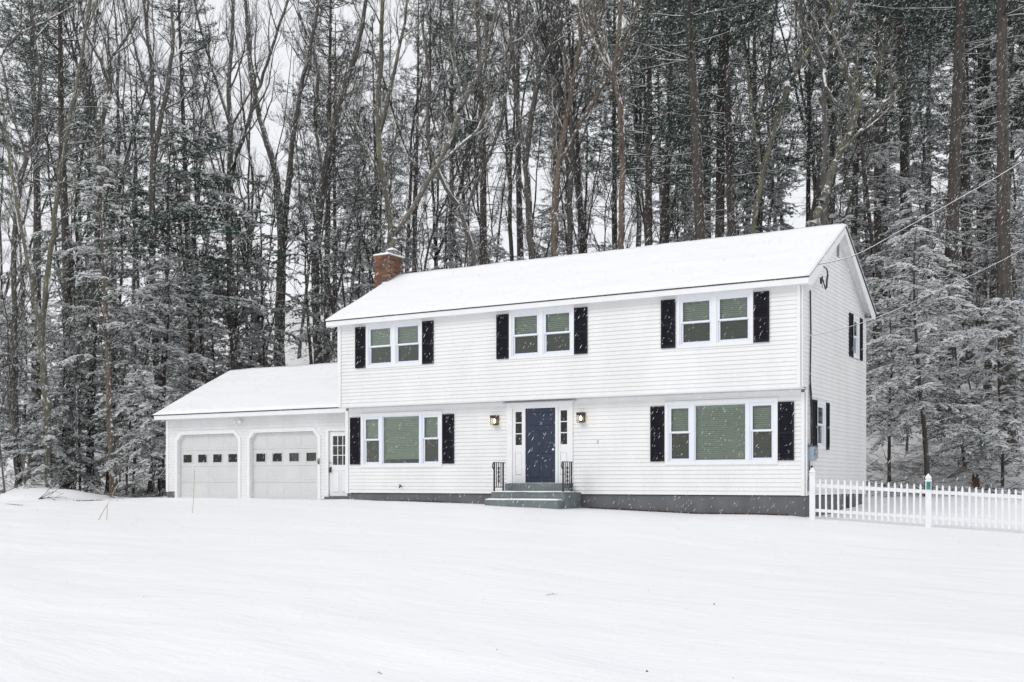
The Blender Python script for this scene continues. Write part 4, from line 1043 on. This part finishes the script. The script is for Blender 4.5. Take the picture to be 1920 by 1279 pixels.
traced('bare_tree', 'dark bare tree with a low snowy elbow right of the chimney', 46, [[(900, 520, 6), (868, 400, 6), (822, 330, 5), (800, 250, 5), (806, 140, 4), (790, 20, 3)], [(868, 400, 4), (900, 330, 4), (940, 240, 4), (955, 120, 3), (975, 0, 2.5)]], 'bark', 8, 2.8, 10)
traced('bare_tree', 'twisting bare tree standing behind the left half of the main roof', 47, [[(1000, 500, 8), (992, 400, 8), (985, 300, 7), (996, 220, 6), (1014, 120, 5), (984, 20, 4)], [(985, 280, 5), (966, 180, 4), (962, 80, 3), (950, -40, 2.5)], [(1014, 120, 4), (1050, 50, 3), (1100, 10, 2)]], 'bark', 9, 3.0, 11)
traced('bare_tree', 'tan barked bare tree behind the ridge above the front door', 44, [[(1042, 500, 8), (1040, 420, 8), (1044, 330, 7), (1058, 240, 6), (1076, 150, 5), (1090, 60, 4), (1086, -40, 3)], [(1050, 300, 5), (1100, 210, 4), (1140, 150, 4), (1170, 80, 3), (1200, 0, 2)]], 'bark_brown', 9, 2.8, 12)
traced('bare_tree', 'smooth brown bare tree forking high over the middle of the main roof', 42, [[(1166, 480, 7), (1165, 400, 7), (1168, 280, 6.5), (1163, 200, 6), (1150, 138, 5.5), (1160, 70, 4.5), (1166, -40, 3)], [(1150, 138, 4.5), (1130, 90, 4), (1116, 40, 3), (1118, -40, 2)], [(1150, 140, 3), (1110, 80, 3), (1090, 20, 2)]], 'bark_brown', 7, 2.4, 13)
traced('bare_tree', 'slender dark bare tree left of the smooth brown one', 49, [[(1070, 480, 6), (1068, 380, 6), (1074, 260, 5), (1066, 140, 4), (1050, 40, 3)], [(1074, 260, 3.5), (1110, 160, 3), (1130, 60, 2)]], 'bark', 8, 2.6, 14)
traced('bare_tree', 'yellow lichened leaning trunk bent like an elbow near the gable peak', 40, [[(1500, 470, 9), (1530, 410, 9), (1552, 350, 8.5), (1566, 300, 8), (1596, 245, 7), (1612, 190, 6), (1600, 160, 5), (1588, 130, 4), (1560, 60, 3)], [(1568, 298, 5), (1600, 260, 4), (1650, 205, 4), (1690, 160, 2.5)], [(1612, 180, 3), (1640, 140, 2.5), (1660, 80, 2)]], 'bark_lichen', 6, 1.8, 15)
traced('bare_tree', 'dark crooked bare tree with snow edged boughs left of the gable peak', 42, [[(1546, 440, 8), (1545, 340, 8), (1548, 240, 7), (1545, 120, 6), (1522, 75, 5), (1502, 50, 4), (1500, -20, 3)], [(1545, 130, 5), (1545, 160, 4.5), (1570, 200, 3.5)], [(1545, 110, 4), (1590, 40, 4), (1600, -40, 3)]], 'bark', 6, 2.4, 16)
traced('bare_tree', 'greenish bare tree leaning right over the right half of the main roof', 45, [[(1405, 460, 6), (1430, 330, 6), (1470, 170, 6), (1520, 90, 5), (1560, 30, 4), (1600, -60, 3)], [(1430, 330, 4), (1410, 220, 4), (1400, 120, 3)]], 'bark_lichen', 7, 2.4, 17)

# tall pines, one by one: kind, variant, px, distance, vertical scale, trunk scale, label
PINES = [
 (0, 905, 55, 1.0, 'tall pine with a dark ragged crown at the top centre of the frame'),
 (1, 1217, 50, 1.05, 'left one of two thin straight pines over the middle of the main roof'),
 (1, 1241, 54, 1.05, 'right one of two thin straight pines over the middle of the main roof'),
 (2, 1326, 44, 1.05, 'broad pine trunk rising behind the right half of the main roof'),
 (0, 1346, 50, 1.0, 'dark pine close to the right of the broad pine trunk'),
 (1, 1378, 47, 1.1, 'pine with crossing snowy branches behind the right upstairs window'),
 (2, 1768, 44, 1.10, 'largest pine with pale bark to the right of the house'),
 (0, 1815, 51, 1.05, 'dark pine directly right of the largest pale pine'),
 (2, 1893, 40, 1.05, 'thick dark pine near the right edge of the frame'),
 (1, 1838, 57, 1.05, 'slim pine deep in shade between two thick pines on the right'),
 (0, 1700, 52, 1.0, 'dark pine behind the snowy hemlock right of the gable'),
 (1, 1645, 50, 1.0, 'dark pine just right of the gable peak'),
 (1, 365, 50, .95, 'straight pine behind the snowy hemlocks left of the garage roof'),
 (0, 130, 47, .95, 'pine with a heavy dark crown at the upper left'),
 (2, 62, 55, 1.0, 'broad pine deep in the woods at the left edge'),
 (1, 612, 62, 1.0, 'slim straight pine behind the gap between garage and chimney'),
]
for v, px, d, s, lb in PINES:
    PT('pine', v, px, d, lb, s=s, tilt=(random.uniform(-.015, .015), random.uniform(-.015, .015)))
TALL = [
 ('tall', 0, 215, 43, .8, 'hemlock with a reddish trunk standing right behind the driveway snowbank'),
 ('tall', 1, 172, 45, .75, 'dark hemlock trunk left of the reddish one beyond the driveway'),
 ('green', 0, 200, 46.5, .95, 'green leafy evergreen crown above the reddish hemlock trunk at left'),
 ('green', 0, 305, 48, 1.05, 'tallest green leafy evergreen crown, above the snowy hemlocks at left'),
 ('green', 0, 395, 49, 1.0, 'green evergreen crown above the left end of the garage roof'),
 ('green', 0, 500, 51, .85, 'green evergreen with flecks of snow above the garage ridge'),
 ('green', 0, 590, 53, .78, 'green evergreen above the right end of the garage roof'),
 ('green', 0, 665, 56, .75, 'green evergreen crown to the left of the chimney'),
 ('green', 0, 110, 48, .9, 'green evergreen crown behind the mossy leaning stems at left'),
 ('tall', 0, 375, 48, .8, 'tall snowy hemlock rising behind the garage roof corner'),
 ('tall', 1, 1640, 47, 1.0, 'tall hemlock filling the space right behind the gable'),
 ('tall', 0, 1850, 46, .9, 'tall hemlock with drooping snowy boughs near the right edge'),
 ('green', 0, 1420, 50, .8, 'green evergreen crown above the right half of the main roof'),
 ('green', 0, 1320, 56, .75, 'green evergreen crown low between the pines above the main roof'),
]
for k, v, px, d, s, lb in TALL: PT(k, v, px, d, lb, s=s, bark='bark_brown' if lb.startswith('hemlock with a reddish') else None)
HEM = [
 (1, 1737, 35.5, .80, 1.0, 'snow laden hemlock with a bare lower trunk behind the middle fence post'),
 (3, 1668, 38, .78, 1, 'bushy snow laden hemlock beside the rear corner of the house'),
 (0, 1810, 39, .72, 1, 'snow laden hemlock spreading over the fence at right'),
 (2, 1880, 37, .9, 1, 'low snow laden hemlock near the right end of the fence'),
 (1, 1700, 43, .85, 1, 'snowy hemlock rising behind the fence side hemlocks'),
 (3, 1905, 45, .85, 1, 'snowy hemlock at the right edge behind the low one'),
 (1, 300, 46, 1.05, 1, 'white frosted hemlock behind the left corner of the garage'),
 (0, 250, 44, .95, 1, 'snowy hemlock left of the garage corner'),
 (2, 290, 42.5, .8, 1, 'small drooping hemlock beside the garage side wall'),
 (0, 410, 51, 1.05, 1, 'snowy hemlock over the middle of the garage roof slope'),
 (2, 470, 53, 1.1, 1, 'low snowy hemlock above the garage ridge'),
 (1, 655, 57, 1.05, 1, 'snowy hemlock close behind the left side of the chimney'),
 (0, 120, 44.5, .9, 1, 'snowy hemlock bending over the snowbank at left'),
 (2, 95, 44, .7, 1, 'small hemlock with drooping twigs above the snowbank'),
 (1, 40, 45.5, .85, 1, 'snowy hemlock at the left edge of the frame'),
 (0, -10, 44.5, .95, 1, 'snowy hemlock cut off by the left edge'),
 (2, 150, 46, 1.1, 1, 'bushy snowy hemlock between two dark trunks at left'),
]
for v, px, d, s, _, lb in HEM: PT('hemlock', v, px, d, lb, s=s * (.82 if px < 1000 else 1), sz=s * (.88 if px < 1000 else 1), tilt=(random.uniform(-.05, .05), random.uniform(-.05, .05)))
# bushes showing just above the main roof
for px, d, s, lb in [(1215, 46, 1.0, 'round green evergreen bush showing above the middle of the main roof'), (1290, 47, 1.05, 'green evergreen bush above the main roof, right of the round one'), (1120, 50, .8, 'small evergreen bush low behind the main roof ridge'), (1450, 46, .95, 'evergreen bush behind the roof near the gable peak'), (950, 50, .8, 'evergreen bush behind the left part of the main roof')]:
    PT('green', 1, px, d, lb, s=s, name='evergreen_bush', sink=-2.0 * (d - 44) / 6 if False else 0)
SAP = [(0, 52, 43.5, 1.0, 'thin grey sapling left of the mossy leaning stems'), (1, 140, 43.5, .9, 'thin mossy sapling above the end of the driveway snowbank'), (0, 237, 45, 1.1, 'thin sapling close right of the reddish hemlock trunk'), (1, 1700, 41, .8, 'bare sapling under the hemlocks by the rear house corner'),
       (0, 1845, 40, .9, 'bare sapling behind the stump and fence'), (1, 465, 52, 1.2, 'thin bare sapling above the garage roof'), (0, 1140, 48, 1.3, 'thin bare sapling behind the main roof near the brown tree'), (0, 10, 42.5, .9, 'leafless shrub like sapling on the snowbank at the left edge')]
for v, px, d, s, lb in SAP: PT('sapling', v, px, d, lb, s=s)

# the wood behind: nothing tells these apart one from another within a stretch
ZONES = [(-160, 640, 'left'), (640, 1000, 'chimney'), (1000, 1520, 'roof'), (1520, 2080, 'right')]
TXT = {'left': 'far off in the wood left of the chimney', 'chimney': 'far off in the wood behind the chimney end of the roof', 'roof': 'far off in the wood above the main roof ridge', 'right': 'far off in the dark wood right of the gable peak'}
KT = {'bare': 'grey bare tree', 'pine': 'straight pine', 'tall': 'hazy hemlock', 'green': 'evergreen', 'hemlock': 'small snowy hemlock', 'sapling': 'thin bare sapling'}
rng = np.random.default_rng(5)
def fill(zone, kind, n, d0, d1, s0=.85, s1=1.15):
    a, b, zn = zone
    for i in range(n):
        px = a + (b - a) * (i + rng.uniform(.05, .95)) / n; d = rng.uniform(d0, d1); v = int(rng.integers(0, len(VAR[kind])))
        if kind == 'green': v = 0
        PT(kind, v, px, d, KT[kind] + ' ' + TXT[zn], group=KT[kind] + 's ' + TXT[zn], s=rng.uniform(s0, s1), tilt=(rng.normal(0, .07 if kind == 'bare' else .02), rng.normal(0, .09 if kind == 'bare' else .02)))
L_, C_, R_, G_ = ZONES
fill(L_, 'bare', 14, 54, 100); fill(L_, 'pine', 4, 66, 105, .65, .85); fill((-160, 470, 'left'), 'tall', 4, 60, 95, .55, .75); fill((-160, 480, 'left'), 'hemlock', 7, 50, 75, .8, 1.2); fill(L_, 'sapling', 10, 48, 70, .8, 1.4)
fill(C_, 'bare', 9, 54, 95); fill(C_, 'pine', 4, 58, 100, .8, 1.0); fill(C_, 'tall', 4, 60, 95, .6, .85); fill(C_, 'sapling', 8, 50, 75, .9, 1.5); fill(C_, 'hemlock', 4, 58, 75, .7, 1.0)
fill(R_, 'bare', 10, 54, 95); fill(R_, 'pine', 8, 58, 105, .8, 1.0); fill(R_, 'tall', 6, 60, 95, .6, .85); fill(R_, 'sapling', 12, 48, 75, .9, 1.5); fill(R_, 'hemlock', 5, 56, 75, .7, 1.0)
fill(G_, 'pine', 16, 52, 100, .85, 1.1); fill(G_, 'tall', 7, 50, 90, .75, 1.1); fill(G_, 'bare', 5, 50, 80); fill(G_, 'hemlock', 8, 44, 65, .8, 1.2); fill(G_, 'sapling', 5, 44, 60, .9, 1.4)

# ---------------------------------------------------------------- ground clutter
def debris(name, label, n, fn, mats, size=(.2, 1.0), seed=3, up=.1, rr=.008, kind='stuff', cat=None):
    r_ = np.random.default_rng(seed); tb = Tubes()
    for i in range(n):
        x, y = fn(r_); z = H(x, y); L = r_.uniform(*size); a = r_.random() * 6.283
        P, R = grow(r_, (x, y, z - .01), (math.cos(a), math.sin(a), abs(r_.normal(0, up))), L, rr * r_.uniform(.6, 1.8), rr * .4, 4, .2, -.02); tb.add(P, R, 3)
    o = link(bpy.data.objects.new(name, tb.mesh(name, M[mats]))); tag(o, label, cat, kind=kind); return o
debris('woodland_brush', 'snow dusted twigs and brush lying on the wooded slope', 6500, lambda r: (lambda px, d: at(px, d))(r.uniform(-60, 1990), 43 + 26 * r.random() ** 1.4), 'bark', (.3, 1.8), 3, .35, .010)
debris('woodland_brush', 'fallen twigs under the hemlocks behind the picket fence', 1300, lambda r: at(r.uniform(1625, 1960), r.uniform(35.5, 46)), 'bark', (.15, 1.2), 4, .22, .010)
debris('woodland_brush', 'twigs poking through the snow beyond the driveway', 700, lambda r: at(r.uniform(-20, 318), r.uniform(42.0, 48)), 'bark', (.15, 1.0), 5, .2, .010)
def leafy(name, label, n, fn, m, s=(.02, .06), seed=6, lift=.012):
    r_ = np.random.default_rng(seed); xy = np.array([fn(r_) for _ in range(n)]); z = height(xy[:, 0], xy[:, 1])
    C = np.column_stack([xy, z + lift * r_.random(n)]); D_ = nrm(r_.normal(0, 1, (n, 3)) * np.array([1, 1, .3]))
    V = leaf_quads(C, D_, nrm(r_.normal(0, .4, (n, 3)) + np.array([0, 0, 1.])), r_.uniform(*s, n) * 1.6, r_.uniform(*s, n))
    o = link(bpy.data.objects.new(name, np_mesh(name, V, quad_faces(n), [M[m]]))); return tag(o, label, kind='stuff')
leafy('leaf_litter', 'rusty leaf litter along the foot of the foundation', 2600, lambda r: (lambda x: (x, -.015 - abs(r.normal(0, .05)) * (1 if x > -6 else .7)))(r.uniform(-5.8, -.4) if r.random() < .8 else r.normal(-11.2, .7)), 'leaflitter', (.012, .035), 7, .03)
leafy('leaf_litter', 'dark patches of leaves on the driveway snow', 900, lambda r: (lambda c: (c[0] + r.normal(0, .45), c[1] + r.normal(0, .07)))([at(302, 38.5), at(232, 39.5), at(194, 39.5), at(172, 36.5), at(28, 33.5)][r.integers(0, 5)]), 'leaflitter', (.02, .05), 8)
leafy('lawn_specks', 'tiny dry leaf specks scattered on the lawn snow', 46, lambda r: (lambda px, d: at(px, d))(r.uniform(20, 1900), 9 + 15 * r.random()), 'twig', (.006, .014), 9, .004)
def twig(px, py, d, L, a, label):
    x, y = at(px, d); z = H(x, y); t = thing('fallen_twig', label, 'twig', (x, y, z))
    c, s_ = math.cos(TH + a), math.sin(TH + a)
    B().tube([(0, 0, .0), (c * L * .5, s_ * L * .5, .012), (c * L, s_ * L, .006)], [.003, .0025, .0012], 5).tube([(c * L * .5, s_ * L * .5, .012), (c * L * .62 - .01, s_ * L * .62 + .02, .02)], .0015, 4).obj('stem', M['twig'], t)
# bare strip at the edge of the driveway
b = B(); x0, y0 = at(-60, 40.0); x1, y1 = at(66, 39.2)
n = 14; pts = []
for i in range(n + 1):
    t = i / n; x = x0 + (x1 - x0) * t; y = y0 + (y1 - y0) * t; w = .35 * (1 - t) + .03
    pts.append((x, y, w * (1 + .4 * math.sin(i * 2.3))))
V, F_ = [], []
for i, (x, y, w) in enumerate(pts):
    for q, dz in ((-w, .01), (0, .05), (w, .01)): V.append((x, y + q, H(x, y + q) + dz))
    if i: F_ += [(3*i-3, 3*i, 3*i+1, 3*i-2), (3*i-2, 3*i+1, 3*i+2, 3*i-1)]
me = bpy.data.meshes.new('driveway'); me.from_pydata(V, [], F_); me.materials.append(M['asphalt'])
tag(link(bpy.data.objects.new('driveway', me)), 'dark strip of wet driveway edge showing through the snow', kind='structure')
def ground_dist(px, py, lo=6, hi=60):
    """distance at which column px meets the ground at image row py"""
    best = None
    for d in np.linspace(lo, hi, 700):
        x, y = at(px, d)
        if HOR - (H(x, y) - CZ) / d * FPX <= py: return d
    return hi
twig(1024, 1117, ground_dist(1024, 1117), .14, .35, 'thin curved twig lying on the snow below the front steps')
twig(716, 1268, ground_dist(716, 1268), .05, 2.6, 'tiny twig on the snow at the bottom edge of the frame')
for px, py, lb in ((1339, 1134, 'small dark leaf lying alone on the snow right of the curved twig'), (1213, 1264, 'small dark leaf at the bottom edge of the lawn')):
    d = ground_dist(px, py); x, y = at(px, d); t = B().hexa([(-.014, -.01, 0), (.014, -.008, .004), (.016, .012, .0), (-.012, .01, .006), (-.012, -.008, .012), (.012, -.006, .02), (.012, .01, .012), (-.01, .008, .022)]).obj('fallen_leaf', M['twig']); t.location = (x, y, H(x, y)); t.scale = (.6, .6, .6); tag(t, lb, 'leaf')
def stalk(px, py, tips, label, r):
    d = ground_dist(px, py); x, y = at(px, d); z = H(x, y); t = thing('marker_stalk', label, 'stalk', (x, y, z))
    for tp in tips:
        P = []
        for (qx, qy) in tp:
            X, Y = at(qx, d); P.append((X - x, Y - y, zat(qy, d) - z))
        B().tube(P, r, 6).obj('stem', M['straw'], t)
stalk(201, 975, [[(200, 977), (201, 960), (201, 948), (212, 925), (222, 906)], [(184, 977), (192, 962), (200, 948)]], 'bent dry straw coloured stalk standing in the snow by the driveway', .007)
stalk(362, 962, [[(361, 963), (363, 930), (365, 881)]], 'thin upright driveway marker in front of the left garage door', .006)
# bare branches on the snowbank
def branch_thing(px, d, label, seed, n=4, L=1.2):
    r_ = np.random.default_rng(seed); x, y = at(px, d); tb = Tubes()
    for i in range(n):
        a = r_.uniform(-.5, .9) + TH; P, R = grow(r_, (0, 0, 0), (math.cos(a), math.sin(a), r_.uniform(.1, .9)), L * r_.uniform(.6, 1.2), .014, .004, 7, .16, -.05); tb.add(P, R, 5)
        for j in range(4):
            q, tg = along(P, r_.uniform(.3, .9)); p2, r2 = grow(r_, q, side_dir(r_, tg, .7), L * .3, .006, .003, 4, .15); tb.add(p2, r2, 4)
    t = thing('fallen_branch', label, 'branch', (x, y, H(x, y))); link(bpy.data.objects.new('twigs', tb.mesh('twigs', M['twig'])), t)
branch_thing(72, 40.8, 'dark fallen branch lying on the snowbank at left', 3)
branch_thing(135, 42.5, 'thin curved branch arching out of the snow beside the driveway', 9, 2, .7)
branch_thing(1775, 38, 'fallen dark branch under the hemlocks behind the fence', 12, 5, 2.2)
branch_thing(1655, 37.5, 'broken branch on the snow beside the rear house corner', 15, 3, 1.3)
# stump
x, y = at(1829, 37); sp = thing('tree_stump', 'broken brown tree stump standing behind the picket fence', 'stump', (x, y, H(x, y) - .1))
B().tube([(0, 0, -.3), (.01, 0, .15), (0, .02, .42)], [.19, .13, .115], 10).obj('trunk', M['stumpwood'], sp)
for k in range(6):
    a = k * 1.047; B().tube([(.085 * math.cos(a), .085 * math.sin(a), .38), (.07 * math.cos(a), .07 * math.sin(a), .46 + .14 * random.random())], [.035, .004], 5).obj('splinter', M['stumpwood'], sp)
# fallen logs on the slopes
for px0, d0_, px1, d1_, dz, r0_, lb in ((1775, 49, 1860, 52, 1.5, .12, 'dark fallen log slanting between the pines at right'), (195, 46, 262, 47, .4, .08, 'fallen log lying behind the reddish hemlock trunk'), (560, 62, 640, 63, .2, .07, 'snow topped fallen log on the slope left of the chimney')):
    a0 = np.array([*at(px0, d0_), 0]); a1 = np.array([*at(px1, d1_), 0]); a0[2] = H(a0[0], a0[1]) + .1; a1[2] = H(a1[0], a1[1]) + .1 + dz
    t = thing('fallen_log', lb, 'log', tuple(a0)); dd = a1 - a0
    B().tube([(0, 0, 0), tuple(dd * .5 + np.array([0, 0, .05])), tuple(dd)], [r0_, r0_ * .85, r0_ * .6], 9).obj('trunk', M['bark'], t)
    B().tube([tuple(np.array([0, 0, r0_ * .8])), tuple(dd * .5 + np.array([0, 0, .05 + r0_ * .7])), tuple(dd + np.array([0, 0, r0_ * .5]))], [r0_ * .6, r0_ * .55, r0_ * .3], 7).obj('snow', M['clump'], t)

# ---------------------------------------------------------------- falling snow: real flake clumps drifting on the wind
r_ = np.random.default_rng(77); nfl = 90000
d = 6 + (58 - 6) * r_.random(nfl) ** .75; px = r_.uniform(-150, 2070, nfl)
u = (px - 960) / FPX
X = CAM[0] + d * (-math.sin(TH) + u * math.cos(TH)); Y = CAM[1] + d * (math.cos(TH) + u * math.sin(TH))
Z = r_.uniform(-1.2, 16, nfl); ok = (Z > height(X, Y) + .1) & (Z < CZ + .46 * d + .5) & ~((Y > -.7) & (Y < 8) & (X < .6) & (X > -23) & (Z < 7.3)); X, Y, Z, d = X[ok], Y[ok], Z[ok], d[ok]; n = len(X)
fall = nrm(np.array([-.50, -.25, -1.0]) + r_.normal(0, .05, (n, 3))); ln = (r_.uniform(.008, .034, n) * (.7 + d / 40))[:, None]; wd = (r_.uniform(.0010, .0028, n) * (.7 + d / 32))[:, None]
A = nrm(np.cross(fall, r_.normal(0, 1, (n, 3)))); Bq = np.cross(fall, A); C = np.stack([X, Y, Z], 1)
V = np.stack([C - fall * ln, C + A * wd, C + Bq * wd, C - A * wd, C - Bq * wd, C + fall * ln], 1).reshape(-1, 3)
base = np.arange(n)[:, None, None] * 6
tri = np.array([[0, 1, 2], [0, 2, 3], [0, 3, 4], [0, 4, 1], [5, 2, 1], [5, 3, 2], [5, 4, 3], [5, 1, 4]])
tag(link(bpy.data.objects.new('falling_snow', np_mesh('falling_snow', V, (base + tri).reshape(-1, 3), [M['flake']]))), 'snowflakes blowing down slantwise in front of the house', kind='stuff')
